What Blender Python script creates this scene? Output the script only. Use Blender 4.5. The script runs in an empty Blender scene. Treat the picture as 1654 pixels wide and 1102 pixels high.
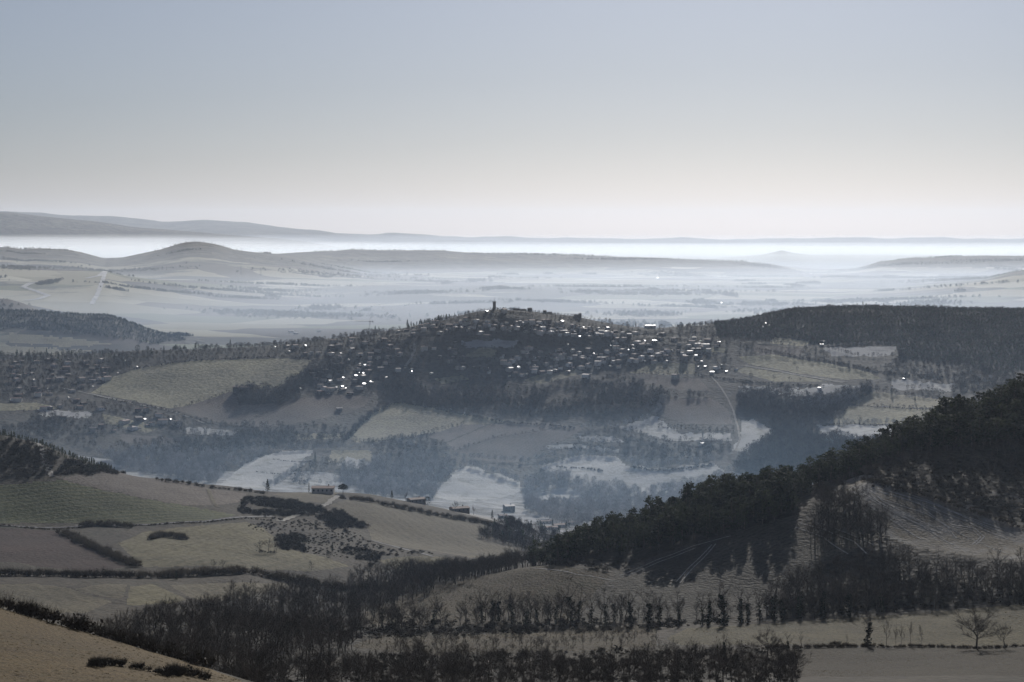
import bpy, math, random
import numpy as np
from mathutils import Vector, Matrix
R = math.radians
random.seed(7)
rng = np.random.default_rng(7)
scene = bpy.context.scene
C = scene.collection

# ------------------------------------------------------------------ camera, sky, sun, exposure
F, CX, HZ = 3086.0, 827.0, 365.0            # focal length in photo pixels, centre column, eye-level row
cam = bpy.data.cameras.new('camera')
cam.sensor_width = 36.0
cam.lens = F * 36.0 / 1654.0
cam.shift_y = -(551.0 - HZ) / 1654.0
cam.clip_start = 1.0
cam.clip_end = 200000.0
cam_o = bpy.data.objects.new('camera', cam)
cam_o.rotation_euler = (R(90), 0, 0)
C.objects.link(cam_o)
scene.camera = cam_o

SUN_AZ, SUN_EL = 8.0, 23.0                 # degrees right of the view axis, degrees above the horizon
world = bpy.data.worlds.new('World')
scene.world = world
world.use_nodes = True
wn = world.node_tree
wn.nodes.clear()
sky = wn.nodes.new('ShaderNodeTexSky')
sky.sky_type = 'NISHITA'
sky.sun_disc = False
sky.sun_elevation = R(SUN_EL)
sky.sun_rotation = R(SUN_AZ)
sky.altitude = 600
sky.air_density = 1.1
sky.dust_density = 0.85
sky.ozone_density = 6.0
bg = wn.nodes.new('ShaderNodeBackground')
bg.inputs['Strength'].default_value = 0.054
wo = wn.nodes.new('ShaderNodeOutputWorld')
hs = wn.nodes.new('ShaderNodeHueSaturation')        # thin high veil greys the winter sky evenly
hs.inputs['Saturation'].default_value = 0.56
hs.inputs['Value'].default_value = 0.79
wb_ = wn.nodes.new('ShaderNodeMix')                 # white balance of the sky light
wb_.data_type = 'RGBA'; wb_.blend_type = 'MULTIPLY'; wb_.inputs[0].default_value = 1.0
wb_.inputs[7].default_value = (0.965, 0.97, 1.055, 1)
wn.links.new(sky.outputs[0], hs.inputs['Color'])
wn.links.new(hs.outputs[0], wb_.inputs[6])
wn.links.new(wb_.outputs[2], bg.inputs['Color'])
wn.links.new(bg.outputs[0], wo.inputs['Surface'])

sun = bpy.data.lights.new('sun', 'SUN')
sun.energy = 3.5
sun.angle = R(0.5)
sun.color = (1.0, 0.96, 0.91)
sun_o = bpy.data.objects.new('sun', sun)
sv = Vector((math.sin(R(SUN_AZ)) * math.cos(R(SUN_EL)), math.cos(R(SUN_AZ)) * math.cos(R(SUN_EL)), math.sin(R(SUN_EL))))
sun_o.rotation_euler = sv.to_track_quat('Z', 'Y').to_euler()
C.objects.link(sun_o)

scene.view_settings.view_transform = 'Standard'
scene.view_settings.look = 'None'
scene.view_settings.gamma = 1.0
scene.view_settings.exposure = 0.0
scene.view_settings.use_curve_mapping = False
scene.cycles.use_denoising = True
scene.cycles.max_bounces = 4
scene.cycles.diffuse_bounces = 2
scene.cycles.glossy_bounces = 1
scene.cycles.transmission_bounces = 0
scene.cycles.transparent_max_bounces = 64
scene.cycles.volume_bounces = 1
scene.cycles.sample_clamp_indirect = 4.0

HAZE_DENSITY = 1.65e-5
HAZE_COLOR = (0.77, 0.86, 1.0, 1)
HAZE_ANISO = 0.46
MIST_DENSITY = 2.3e-4

# ------------------------------------------------------------------ noise
def _hash(ix, iy, s):
    h = (ix.astype(np.int64) * 374761393 + iy.astype(np.int64) * 668265263 + s * 974634777) & 0x7fffffff
    h = ((h ^ (h >> 13)) * 1274126177) & 0x7fffffff
    return ((h ^ (h >> 16)) & 0xffff) / 65535.0
def vnoise(x, y, s=0):
    ix, iy = np.floor(x), np.floor(y)
    fx, fy = x - ix, y - iy
    fx, fy = fx * fx * (3 - 2 * fx), fy * fy * (3 - 2 * fy)
    a, b = _hash(ix, iy, s), _hash(ix + 1, iy, s)
    c, d = _hash(ix, iy + 1, s), _hash(ix + 1, iy + 1, s)
    return (a + (b - a) * fx) + ((c + (d - c) * fx) - (a + (b - a) * fx)) * fy
def fbm(x, y, s=0, o=4):
    r, a = 0, 0.5
    for i in range(o):
        r = r + a * (vnoise(x, y, s + i) * 2 - 1)
        x, y, a = x * 2.03, y * 2.03, a * 0.5
    return r

# ------------------------------------------------------------------ the lie of the land
# Each curve runs across the valley: a distance and the row at which that strip of ground is seen; height = -(row-HZ)/F*distance.
def cv(d, y):
    dd = [(0, d)] if not isinstance(d, list) else d
    yy = [(0, y)] if not isinstance(y, list) else y
    return dd, yy
PL = -300.0
def flat(d, z=PL):
    return HZ - F * z / d
CUR = [
 cv(5, HZ + 2 / 5 * F), cv(100, HZ + 32 / 100 * F),
 cv(330, [(-260, 1080), (14, 1100), (400, 1125), (1000, 1180), (1900, 1180)]),
 cv([(0, 450), (400, 450), (700, 500)], [(-260, 905), (14, 985), (120, 1015), (200, 1040), (300, 1070), (380, 1096), (500, 1130), (800, 1175), (1900, 1185)]),
 cv(640, [(-260, 1040), (14, 1062), (200, 1090), (400, 1112), (700, 1112), (1000, 1105), (1300, 1108), (1900, 1105)]),
 cv(780, [(-260, 1005), (14, 1022), (200, 1050), (400, 1075), (700, 1080), (1000, 1076), (1300, 1070), (1900, 1070)]),
 cv(840, [(-260, 985), (14, 998), (200, 1020), (400, 1044), (700, 1056), (1000, 1050), (1300, 1044), (1640, 1044), (1900, 1040)]),
 cv(960, [(-260, 965), (14, 974), (300, 985), (500, 1018), (700, 1028), (900, 1020), (1100, 1014), (1400, 996), (1640, 977), (1900, 960)]),
 cv(1030, [(-260, 935), (14, 944), (200, 950), (400, 975), (600, 1002), (850, 985), (1050, 962), (1200, 948), (1330, 930), (1400, 920), (1640, 908), (1900, 900)]),
 cv([(0, 1130), (780, 1130), (950, 1080)], [(-260, 920), (14, 925), (200, 928), (400, 932), (550, 980), (600, 980), (700, 950), (850, 918), (920, 918), (1000, 928), (1150, 905), (1280, 874), (1330, 877), (1400, 860), (1500, 868), (1640, 884), (1900, 880)]),
 cv([(0, 1260), (780, 1260), (950, 1130)], [(-260, 880), (14, 885), (200, 885), (400, 893), (500, 905), (600, 925), (700, 928), (800, 928), (900, 908), (1000, 888), (1100, 862), (1200, 838), (1300, 815), (1390, 786), (1500, 800), (1640, 826), (1900, 835)]),
 cv([(0, 1400), (780, 1390), (950, 1165), (1100, 1180), (1300, 1200), (1400, 1240), (1640, 1350), (1900, 1450)], [(-260, 848), (14, 847), (200, 848), (400, 848), (500, 868), (600, 880), (700, 893), (800, 906), (860, 906), (900, 897), (1000, 862), (1100, 830), (1200, 802), (1300, 782), (1380, 752), (1450, 716), (1560, 676), (1640, 650), (1900, 575)]),
 cv([(0, 1490), (780, 1490), (950, 1430), (1400, 1430), (1640, 1500), (1900, 1560)], [(-260, 775), (14, 781), (100, 777), (200, 790), (300, 810), (400, 828), (500, 840), (600, 860), (700, 878), (800, 900), (900, 932), (1100, 900), (1300, 850), (1400, 810), (1640, 700), (1900, 640)]),
 cv([(0, 1600), (780, 1600), (950, 1750), (1900, 1800)], [(-260, 665), (14, 699), (60, 712), (120, 736), (180, 757), (200, 763), (265, 775), (350, 787), (440, 803), (520, 808), (600, 814), (700, 842), (800, 868), (870, 890), (1000, 905), (1300, 855), (1640, 745), (1900, 700)]),
 cv([(0, 1720), (780, 1720), (950, 1900), (1900, 1950)], [(-260, 725), (14, 752), (200, 775), (350, 783), (440, 793), (520, 794), (600, 799), (700, 815), (800, 842), (870, 866), (1000, 868), (1300, 840), (1640, 780), (1900, 760)]),
 cv(2060, [(-260, 780), (14, 790), (350, 805), (600, 820), (850, 838), (1000, 842), (1200, 832), (1400, 815), (1640, 790), (1900, 770)]),
 cv(2300, [(-260, 720), (14, 735), (200, 758), (350, 775), (500, 778), (700, 792), (850, 802), (1000, 796), (1200, 776), (1400, 742), (1640, 702), (1900, 690)]),
 cv(2500, [(-260, 680), (14, 692), (200, 707), (350, 725), (500, 726), (600, 726), (700, 737), (850, 746), (1000, 741), (1200, 717), (1400, 690), (1640, 657), (1900, 645)]),
 cv(2650, [(-260, 645), (14, 652), (150, 662), (275, 663), (350, 680), (500, 682), (560, 692), (650, 692), (800, 692), (950, 690), (1100, 682), (1200, 675), (1400, 652), (1640, 622), (1900, 610)]),
 cv(2780, [(-260, 612), (14, 620), (150, 633), (300, 631), (400, 629), (500, 641), (600, 648), (700, 647), (800, 645), (950, 640), (1100, 634), (1200, 626), (1400, 612), (1640, 592), (1900, 585)]),
 cv(2920, [(-260, 588), (14, 592), (150, 598), (300, 589), (450, 584), (550, 591), (600, 595), (700, 590), (800, 588), (900, 592), (1000, 595), (1100, 590), (1200, 582), (1300, 586), (1400, 577), (1640, 567), (1900, 560)]),
 cv(3030, [(-260, 576), (14, 578), (215, 572), (320, 567), (420, 562), (500, 556), (600, 549), (700, 536), (800, 527), (900, 535), (1000, 546), (1100, 549), (1200, 546), (1300, 556), (1400, 552), (1640, 546), (1900, 540)]),
 cv([(0, 3080), (800, 3120), (1100, 3150), (1240, 3250), (1640, 3300)], [(-260, 576), (14, 575), (160, 571), (215, 567), (320, 562), (420, 557), (500, 549), (560, 541), (620, 534), (660, 525), (700, 516), (740, 505), (770, 498), (800, 494), (850, 496), (880, 502), (930, 508), (960, 515), (1000, 521), (1050, 527), (1100, 524), (1140, 520), (1200, 515), (1240, 504), (1290, 496), (1400, 494), (1500, 496), (1640, 499), (1900, 505)]),
 cv(3750, [(-260, 605), (500, 605), (800, 592), (1100, 592), (1240, 545), (1400, 522), (1900, 522)]),
 cv(4400, [(-260, 574), (1900, 576)]),
 cv(4800, [(-260, 490), (14, 498), (100, 502), (180, 507), (230, 527), (280, 545), (320, 556), (360, 558), (1900, 558)]),
 cv(5200, [(-260, 530), (14, 535), (200, 543), (1900, 543)]),
 cv(5700, [(-260, 470), (14, 482), (40, 490), (60, 500), (90, 517), (130, 527), (1900, 527.5)]),
 cv(6400, [(-260, 486), (14, 492), (170, 496), (260, 505), (350, 509.6), (1900, 509.6)]),
 cv(8300, [(-260, 424), (14, 430), (60, 432), (170, 437), (200, 445), (300, 459), (400, 467), (520, 474), (700, 470), (820, 468), (1000, 472), (1350, 476), (1450, 470), (1550, 461), (1640, 455), (1900, 440)]),
 cv(9300, [(-260, 445), (14, 452), (300, 452), (500, 456), (800, 460), (1000, 462), (1450, 464), (1590, 452), (1640, 437), (1900, 415)]),
 cv(11500, [(-260, 398), (14, 398), (35, 402), (60, 401), (100, 403), (130, 407), (170, 418), (200, 415), (260, 402), (285, 395), (300, 391), (322, 390), (345, 393), (378, 403), (420, 408), (470, 413), (520, 425), (600, 440), (1000, 445), (1400, 446), (1900, 446)]),
 cv(12800, [(-260, 420), (14, 424), (200, 424), (420, 412), (480, 408), (520, 405), (570, 402), (650, 404), (720, 406), (748, 411), (775, 409), (900, 412), (1050, 417), (1200, 421), (1250, 426), (1300, 436), (1380, 433), (1420, 423), (1470, 416), (1550, 413), (1640, 414), (1900, 410)]),
 cv(13600, [(-260, 418), (14, 420), (420, 412), (480, 407), (570, 402), (720, 407), (775, 409), (900, 412), (1050, 417), (1200, 422), (1250, 430), (1380, 434), (1420, 424), (1470, 417), (1640, 415), (1900, 411)]),
 cv(15000, flat(15000)),
 cv(17500, [(-260, 417), (1140, 417), (1180, 414), (1220, 411), (1245, 407), (1262, 402), (1280, 407), (1310, 411), (1400, 413), (1500, 412), (1600, 416), (1900, 418)]),
 cv(20500, flat(20500)),
 cv(23000, [(-260, 331), (14, 340), (60, 345), (100, 350), (150, 354), (200, 360), (300, 371), (400, 381), (480, 389), (550, 398), (605, 405), (632, 397), (655, 405), (800, 406), (1900, 406)]),
 cv(26000, flat(26000)),
 cv(31000, [(-260, 394), (560, 396), (640, 394), (700, 392.5), (780, 395), (850, 397), (930, 393.5), (1000, 394), (1080, 397), (1150, 395), (1230, 396), (1300, 393), (1380, 395), (1450, 396.5), (1540, 393), (1640, 395), (1900, 395)]),
 cv(36000, [(-260, 326), (14, 336), (100, 344), (180, 348), (260, 356), (330, 352), (400, 355), (450, 363), (520, 371), (560, 378), (650, 384), (800, 388), (1000, 390), (1900, 393)]),
 cv(37800, flat(37800)),
 cv(40000, [(-260, 368), (400, 372), (560, 377), (600, 379), (640, 375.5), (690, 380), (760, 383), (820, 381.5), (880, 386), (950, 384.5), (1020, 388), (1100, 386), (1200, 388.5), (1280, 389), (1330, 386), (1380, 384.5), (1440, 388), (1520, 385.5), (1640, 390), (1900, 390)]),
 cv(45000, flat(45000, -310)),
]
U = np.arange(-250, 1905, 2.5)
def seg(a, b, s):
    return np.arange(a, b, s)
D = np.concatenate([[5, 20, 50], seg(100, 330, 20), seg(330, 470, 3.5), seg(470, 720, 10), seg(720, 1250, 3.4), seg(1250, 1740, 4.2),
                    seg(1740, 2100, 12), seg(2100, 2680, 4.2), seg(2680, 3330, 3.3), seg(3330, 4400, 50), seg(4400, 5200, 14), seg(5200, 9000, 48),
                    seg(9000, 14500, 75), seg(14500, 45001, 330)])
NC, NR = len(U), len(D)
def smooth(a, k):
    w = np.hanning(k + 2)[1:-1]; w /= w.sum()
    p = k // 2
    return np.convolve(np.pad(a, (p, p), 'edge'), w, 'valid')
dk = np.zeros((len(CUR), NC)); zk = np.zeros((len(CUR), NC))
for i, (dd, yy) in enumerate(CUR):
    d = smooth(np.interp(U, [p[0] for p in dd], [p[1] for p in dd]), 41)
    y = np.interp(U, [p[0] for p in yy], [p[1] for p in yy])
    y = smooth(y, 3 if d.mean() > 9000 else 9 if d.mean() > 3000 else 15)
    dk[i] = d; zk[i] = -(y - HZ) / F * d
for i in range(1, len(CUR)):
    dk[i] = np.maximum(dk[i], dk[i - 1] + 8)
Dq = np.geomspace(5, 45001, 4200)
wk = np.hanning(23)[1:-1]; wk /= wk.sum()
Z = np.zeros((NR, NC))
for j in range(NC):
    zq = np.interp(Dq, dk[:, j], zk[:, j])
    zq = np.convolve(np.pad(zq, (10, 10), 'edge'), wk, 'valid')
    Z[:, j] = np.interp(D, Dq, zq)
XX = (U[None, :] - CX) / F * D[:, None]
YY = np.repeat(D[:, None], NC, 1)
amp = np.interp(D, [100, 400, 800, 1500, 3000, 5000, 9000, 15000, 30000], [.3, .9, 1.7, 2.8, 3.4, 5, 7, 14, 60])[:, None]
sc = np.interp(D, [100, 800, 3000, 5000, 12000, 30000], [30, 60, 90, 350, 450, 1200])
for i in range(NR):
    Z[i] += amp[i] * fbm(XX[i] / sc[i], YY[i] / sc[i], 3, 4)
V = HZ - F * Z / D[:, None]
RUN = np.minimum.accumulate(V, 0)
def ground(u, d):
    u = np.asarray(u, float); d = np.asarray(d, float)
    fi = np.clip((u - U[0]) / 2.5, 0, NC - 1.001); j = fi.astype(int); fu = fi - j
    fr = np.clip(np.interp(d, D, np.arange(NR)), 0, NR - 1.001); i = fr.astype(int); fd = fr - i
    return (Z[i, j] * (1 - fu) + Z[i, j + 1] * fu) * (1 - fd) + (Z[i + 1, j] * (1 - fu) + Z[i + 1, j + 1] * fu) * fd
def runmin(u, d):
    j = np.clip(((np.asarray(u) - U[0]) / 2.5).round().astype(int), 0, NC - 1)
    i = np.clip(np.searchsorted(D, d) - 1, 0, NR - 1)
    return RUN[i, j]
def hit(u, v, dmin=300, dmax=44000):
    j = int(np.clip(round((u - U[0]) / 2.5), 0, NC - 1))
    a, b = np.searchsorted(D, dmin), min(np.searchsorted(D, dmax), NR)
    col = V[a:b, j]
    k = np.nonzero(col <= v)[0]
    k = k[0] if len(k) else int(np.argmin(col))
    i = a + k
    if k > 0 and V[i - 1, j] > V[i, j]:
        t = np.clip((V[i - 1, j] - v) / (V[i - 1, j] - V[i, j]), 0, 1)
        return float(D[i - 1] + (D[i] - D[i - 1]) * t)
    return float(D[i])
def at(u, v, dmin=300, dmax=44000):
    d = hit(u, v, dmin, dmax)
    return Vector(((u - CX) / F * d, d, float(ground(u, d))))
def uat(u, d):
    return Vector(((u - CX) / F * d, d, float(ground(u, d))))
def inpoly(px, py, poly):
    p = np.asarray(poly, float)
    r = np.zeros(np.shape(px), bool)
    n = len(p)
    for a in range(n):
        x0, y0 = p[a]; x1, y1 = p[(a + 1) % n]
        if y0 == y1: continue
        c = ((y0 > py) != (y1 > py)) & (px < (x1 - x0) * (py - y0) / (y1 - y0) + x0)
        r ^= c
    return r

# ------------------------------------------------------------------ materials
def nd(nt, t, **kw):
    n = nt.nodes.new(t)
    for k, v in kw.items():
        if hasattr(n, k) and not isinstance(v, tuple): setattr(n, k, v)
        else: n.inputs[k].default_value = v
    return n
def base_mat(name, rough=0.9, spec=0.2):
    m = bpy.data.materials.new(name); m.use_nodes = True
    nt = m.node_tree; b = nt.nodes['Principled BSDF']
    b.inputs['Roughness'].default_value = rough
    b.inputs['Specular IOR Level'].default_value = spec
    return m, nt, b
def ramp(nt, stops, interp='LINEAR'):
    r = nt.nodes.new('ShaderNodeValToRGB'); r.color_ramp.interpolation = interp
    e = r.color_ramp.elements
    while len(e) < len(stops): e.new(0.5)
    for i, (p, c) in enumerate(stops):
        e[i].position = p; e[i].color = (*c, 1)
    return r
def ground_mat(name, c1, c2, s1=40., s2=3., stripe=None, frost=None, bump=0.6, rough=0.9, c3=None):
    """c1/c2 soil or grass colours mixed by world-space noise of s1 metres, fine grain of s2 metres; stripe=(angle, spacing, strength, colour)"""
    m, nt, b = base_mat(name, rough, 0.1)
    L = nt.links
    g = nd(nt, 'ShaderNodeNewGeometry')
    n1 = nd(nt, 'ShaderNodeTexNoise'); n1.inputs['Scale'].default_value = 1 / s1; n1.inputs['Detail'].default_value = 6; n1.inputs['Roughness'].default_value = 0.65
    n2 = nd(nt, 'ShaderNodeTexNoise'); n2.inputs['Scale'].default_value = 1 / s2; n2.inputs['Detail'].default_value = 3
    L.new(g.outputs['Position'], n1.inputs['Vector']); L.new(g.outputs['Position'], n2.inputs['Vector'])
    st = [(0.35, c1), (0.65, c2)] if c3 is None else [(0.3, c1), (0.5, c2), (0.68, c3)]
    r1 = ramp(nt, st); L.new(n1.outputs['Fac'], r1.inputs['Fac'])
    mx = nd(nt, 'ShaderNodeMix', data_type='RGBA', blend_type='MULTIPLY'); mx.inputs[0].default_value = 1.0
    r2 = ramp(nt, [(0.3, (0.62, 0.62, 0.62)), (0.7, (1.3, 1.3, 1.3))]); L.new(n2.outputs['Fac'], r2.inputs['Fac'])
    L.new(r1.outputs['Color'], mx.inputs[6]); L.new(r2.outputs['Color'], mx.inputs[7])
    col = mx.outputs[2]
    hgt = n2.outputs['Fac']
    if stripe:
        ang, sp, stg, sc_ = stripe
        mp = nd(nt, 'ShaderNodeMapping'); mp.inputs['Rotation'].default_value = (0, 0, R(ang))
        L.new(g.outputs['Position'], mp.inputs['Vector'])
        wv = nd(nt, 'ShaderNodeTexWave', wave_type='BANDS', bands_direction='X')
        wv.inputs['Scale'].default_value = 0.314 / sp; wv.inputs['Distortion'].default_value = 1.6; wv.inputs['Detail'].default_value = 2; wv.inputs['Detail Scale'].default_value = 0.4
        L.new(mp.outputs[0], wv.inputs['Vector'])
        n3 = nd(nt, 'ShaderNodeTexNoise'); n3.inputs['Scale'].default_value = 1 / 70; n3.inputs['Detail'].default_value = 3
        L.new(g.outputs['Position'], n3.inputs['Vector'])
        rw = ramp(nt, [(0.35, (0, 0, 0)), (0.95, (1, 1, 1))]); L.new(wv.outputs['Fac'], rw.inputs['Fac'])
        mm = nd(nt, 'ShaderNodeMath', operation='MULTIPLY'); L.new(rw.outputs['Color'], mm.inputs[0]); L.new(n3.outputs['Fac'], mm.inputs[1])
        m2 = nd(nt, 'ShaderNodeMath', operation='MULTIPLY'); m2.inputs[1].default_value = 2 * stg; L.new(mm.outputs[0], m2.inputs[0])
        m2.use_clamp = True
        mz = nd(nt, 'ShaderNodeMix', data_type='RGBA'); L.new(m2.outputs[0], mz.inputs[0]); L.new(col, mz.inputs[6]); mz.inputs[7].default_value = (*sc_, 1)
        col = mz.outputs[2]
    if frost:
        amt, fc = frost
        n4 = nd(nt, 'ShaderNodeTexNoise'); n4.inputs['Scale'].default_value = 1 / 25; n4.inputs['Detail'].default_value = 8; n4.inputs['Roughness'].default_value = 0.7
        L.new(g.outputs['Position'], n4.inputs['Vector'])
        r4 = ramp(nt, [(0.5 - amt * 0.35, (0, 0, 0)), (0.72 - amt * 0.35, (1, 1, 1))]); L.new(n4.outputs['Fac'], r4.inputs['Fac'])
        mf = nd(nt, 'ShaderNodeMix', data_type='RGBA'); L.new(r4.outputs['Color'], mf.inputs[0]); L.new(col, mf.inputs[6]); mf.inputs[7].default_value = (*fc, 1)
        col = mf.outputs[2]
    # broad damp and dry patches
    n5 = nd(nt, 'ShaderNodeTexNoise'); n5.inputs['Scale'].default_value = 1 / 130; n5.inputs['Detail'].default_value = 5; n5.inputs['Distortion'].default_value = 1.0
    L.new(g.outputs['Position'], n5.inputs['Vector'])
    r5 = ramp(nt, [(0.3, (0.72, 0.72, 0.74)), (0.7, (1.22, 1.2, 1.16))]); L.new(n5.outputs['Fac'], r5.inputs['Fac'])
    m5 = nd(nt, 'ShaderNodeMix', data_type='RGBA', blend_type='MULTIPLY'); m5.inputs[0].default_value = 1.0
    L.new(col, m5.inputs[6]); L.new(r5.outputs['Color'], m5.inputs[7]); col = m5.outputs[2]
    L.new(col, b.inputs['Base Color'])
    bp = nd(nt, 'ShaderNodeBump'); bp.inputs['Strength'].default_value = bump; bp.inputs['Distance'].default_value = 0.8 * s2
    L.new(hgt, bp.inputs['Height']); L.new(bp.outputs[0], b.inputs['Normal'])
    return m
def leaf_mat(name, c1, c2, rough=0.8, spec=0.15, thin=0.0):
    m, nt, b = base_mat(name, rough, spec)
    oi = nd(nt, 'ShaderNodeObjectInfo')
    g = nd(nt, 'ShaderNodeNewGeometry')
    n = nd(nt, 'ShaderNodeTexNoise'); n.inputs['Scale'].default_value = 0.35; n.inputs['Detail'].default_value = 3
    nt.links.new(g.outputs['Position'], n.inputs['Vector'])
    ad = nd(nt, 'ShaderNodeMath', operation='ADD'); nt.links.new(n.outputs['Fac'], ad.inputs[0])
    ml = nd(nt, 'ShaderNodeMath', operation='MULTIPLY_ADD'); ml.inputs[1].default_value = 0.6; ml.inputs[2].default_value = -0.3
    nt.links.new(oi.outputs['Random'], ml.inputs[0]); nt.links.new(ml.outputs[0], ad.inputs[1])
    r = ramp(nt, [(0.25, c1), (0.8, c2)]); nt.links.new(ad.outputs[0], r.inputs['Fac'])
    nt.links.new(r.outputs['Color'], b.inputs['Base Color'])
    if thin:
        tr = nd(nt, 'ShaderNodeBsdfTranslucent'); nt.links.new(r.outputs['Color'], tr.inputs['Color'])
        mx = nd(nt, 'ShaderNodeMixShader'); mx.inputs[0].default_value = thin
        nt.links.new(b.outputs[0], mx.inputs[1]); nt.links.new(tr.outputs[0], mx.inputs[2])
        nt.links.new(mx.outputs[0], nt.nodes['Material Output'].inputs['Surface'])
    return m
def plain_mat(name, c, rough=0.8, spec=0.3, var=0.25, scale=1.5):
    m, nt, b = base_mat(name, rough, spec)
    oi = nd(nt, 'ShaderNodeObjectInfo')
    tc = nd(nt, 'ShaderNodeTexCoord')
    n = nd(nt, 'ShaderNodeTexNoise'); n.inputs['Scale'].default_value = scale; n.inputs['Detail'].default_value = 4
    nt.links.new(tc.outputs['Object'], n.inputs['Vector'])
    ad = nd(nt, 'ShaderNodeMath', operation='ADD'); nt.links.new(n.outputs['Fac'], ad.inputs[0]); nt.links.new(oi.outputs['Random'], ad.inputs[1])
    lo = tuple(x * (1 - var) for x in c); hi = tuple(min(x * (1 + var), 0.9) for x in c)
    r = ramp(nt, [(0.3, lo), (1.0, hi)])
    ml = nd(nt, 'ShaderNodeMath', operation='MULTIPLY'); ml.inputs[1].default_value = 0.65
    nt.links.new(ad.outputs[0], ml.inputs[0]); nt.links.new(ml.outputs[0], r.inputs['Fac'])
    nt.links.new(r.outputs['Color'], b.inputs['Base Color'])
    return m

M = {}
M['scrub'] = ground_mat('scrub_ground', (0.03132, 0.0261, 0.01931), (0.06004, 0.04959, 0.0355), 35, 4, c3=(0.04437, 0.04176, 0.02714))
M['rough'] = ground_mat('rough_grass_ground', (0.04437, 0.03432, 0.0204), (0.07541, 0.05942, 0.03516), 12, 1.6, c3=(0.0577, 0.05023, 0.02813), bump=1.0)
M['rough_dark'] = ground_mat('rank_grass_ground', (0.02662, 0.02059, 0.01224), (0.04525, 0.03565, 0.0211), 12, 1.6, c3=(0.03462, 0.03014, 0.01688), bump=1.0)
M['slope'] = ground_mat('village_hill_ground', (0.03159, 0.02878, 0.02387), (0.05967, 0.05405, 0.04212), 45, 6, c3=(0.04563, 0.04563, 0.03229))
M['frostrough'] = ground_mat('frosted_rough_ground', (0.10, 0.093, 0.075), (0.17, 0.158, 0.125), 30, 4, frost=(0.38, (0.38, 0.385, 0.39)))
M['green'] = ground_mat('green_crop', (0.05508, 0.06461, 0.02558), (0.0765, 0.08508, 0.03501), 60, 3, stripe=(70, 9, .55, (0.1148, 0.1182, 0.05049)))
M['olive'] = ground_mat('pale_pasture', (0.0963, 0.08618, 0.04493), (0.1346, 0.1193, 0.06475), 70, 4, stripe=(15, 11, .4, (0.159, 0.1385, 0.07929)))
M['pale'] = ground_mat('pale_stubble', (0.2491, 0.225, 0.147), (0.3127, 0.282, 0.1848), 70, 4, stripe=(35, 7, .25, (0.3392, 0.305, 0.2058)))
M['stub'] = ground_mat('striped_stubble', (0.08351, 0.07247, 0.04631), (0.1168, 0.1014, 0.06525), 40, 3, stripe=(-25, 10, .35, (0.1307, 0.1145, 0.07412)))
M['plough'] = ground_mat('ploughed_soil', (0.09016, 0.07544, 0.06348), (0.1334, 0.1122, 0.09384), 40, 2.5, stripe=(25, 6, .3, (0.1564, 0.1352, 0.115)))
M['vine'] = ground_mat('vineyard_soil', (0.105, 0.088, 0.075), (0.15, 0.128, 0.11), 40, 2.5, stripe=(-68, 6, .6, (0.21, 0.19, 0.168)))
M['red'] = ground_mat('red_brown_soil', (0.0351, 0.01966, 0.01512), (0.04725, 0.02714, 0.02117), 60, 3, stripe=(60, 9, .35, (0.0585, 0.0351, 0.02772)))
M['frost'] = ground_mat('frosted_meadow', (0.20, 0.193, 0.155), (0.27, 0.262, 0.215), 50, 4, frost=(0.6, (0.46, 0.46, 0.445)))
M['blue'] = ground_mat('shaded_frost_meadow', (0.20, 0.205, 0.205), (0.27, 0.275, 0.275), 50, 4, frost=(0.5, (0.34, 0.345, 0.35)))  # frosted grass with the blue-grey of shade put into its colour
M['tan'] = ground_mat('dry_tan_grass', (0.07723, 0.05205, 0.02139), (0.1236, 0.08557, 0.03702), 5, 0.8, c3=(0.0958, 0.07165, 0.03084), bump=1.0)
M['track'] = ground_mat('frosty_stubble_tracks', (0.105, 0.09, 0.066), (0.175, 0.152, 0.112), 9, 1.8, frost=(0.12, (0.29, 0.285, 0.27)), bump=0.8, c3=(0.14, 0.125, 0.09))
M['tracks_dark'] = ground_mat('dark_stubble', (0.05481, 0.04907, 0.03759), (0.08619, 0.07832, 0.06107), 16, 2.2, stripe=(60, 4, .3, (0.1044, 0.09707, 0.08092)), bump=1.0)  # darker stubble tone than the tracked field
M['meadow'] = ground_mat('dull_meadow', (0.07248, 0.06177, 0.03405), (0.1101, 0.09528, 0.05319), 14, 1.6, bump=1.0)
M['road'] = ground_mat('pale_gravel_road', (0.27, 0.255, 0.225), (0.36, 0.345, 0.31), 20, 2)
M['asphalt'] = ground_mat('wet_asphalt', (0.10, 0.10, 0.10), (0.14, 0.14, 0.14), 20, 2, rough=0.75)
M['rut'] = ground_mat('frosted_wheel_rut', (0.28, 0.27, 0.245), (0.38, 0.37, 0.35), 9, 1.5)
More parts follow.
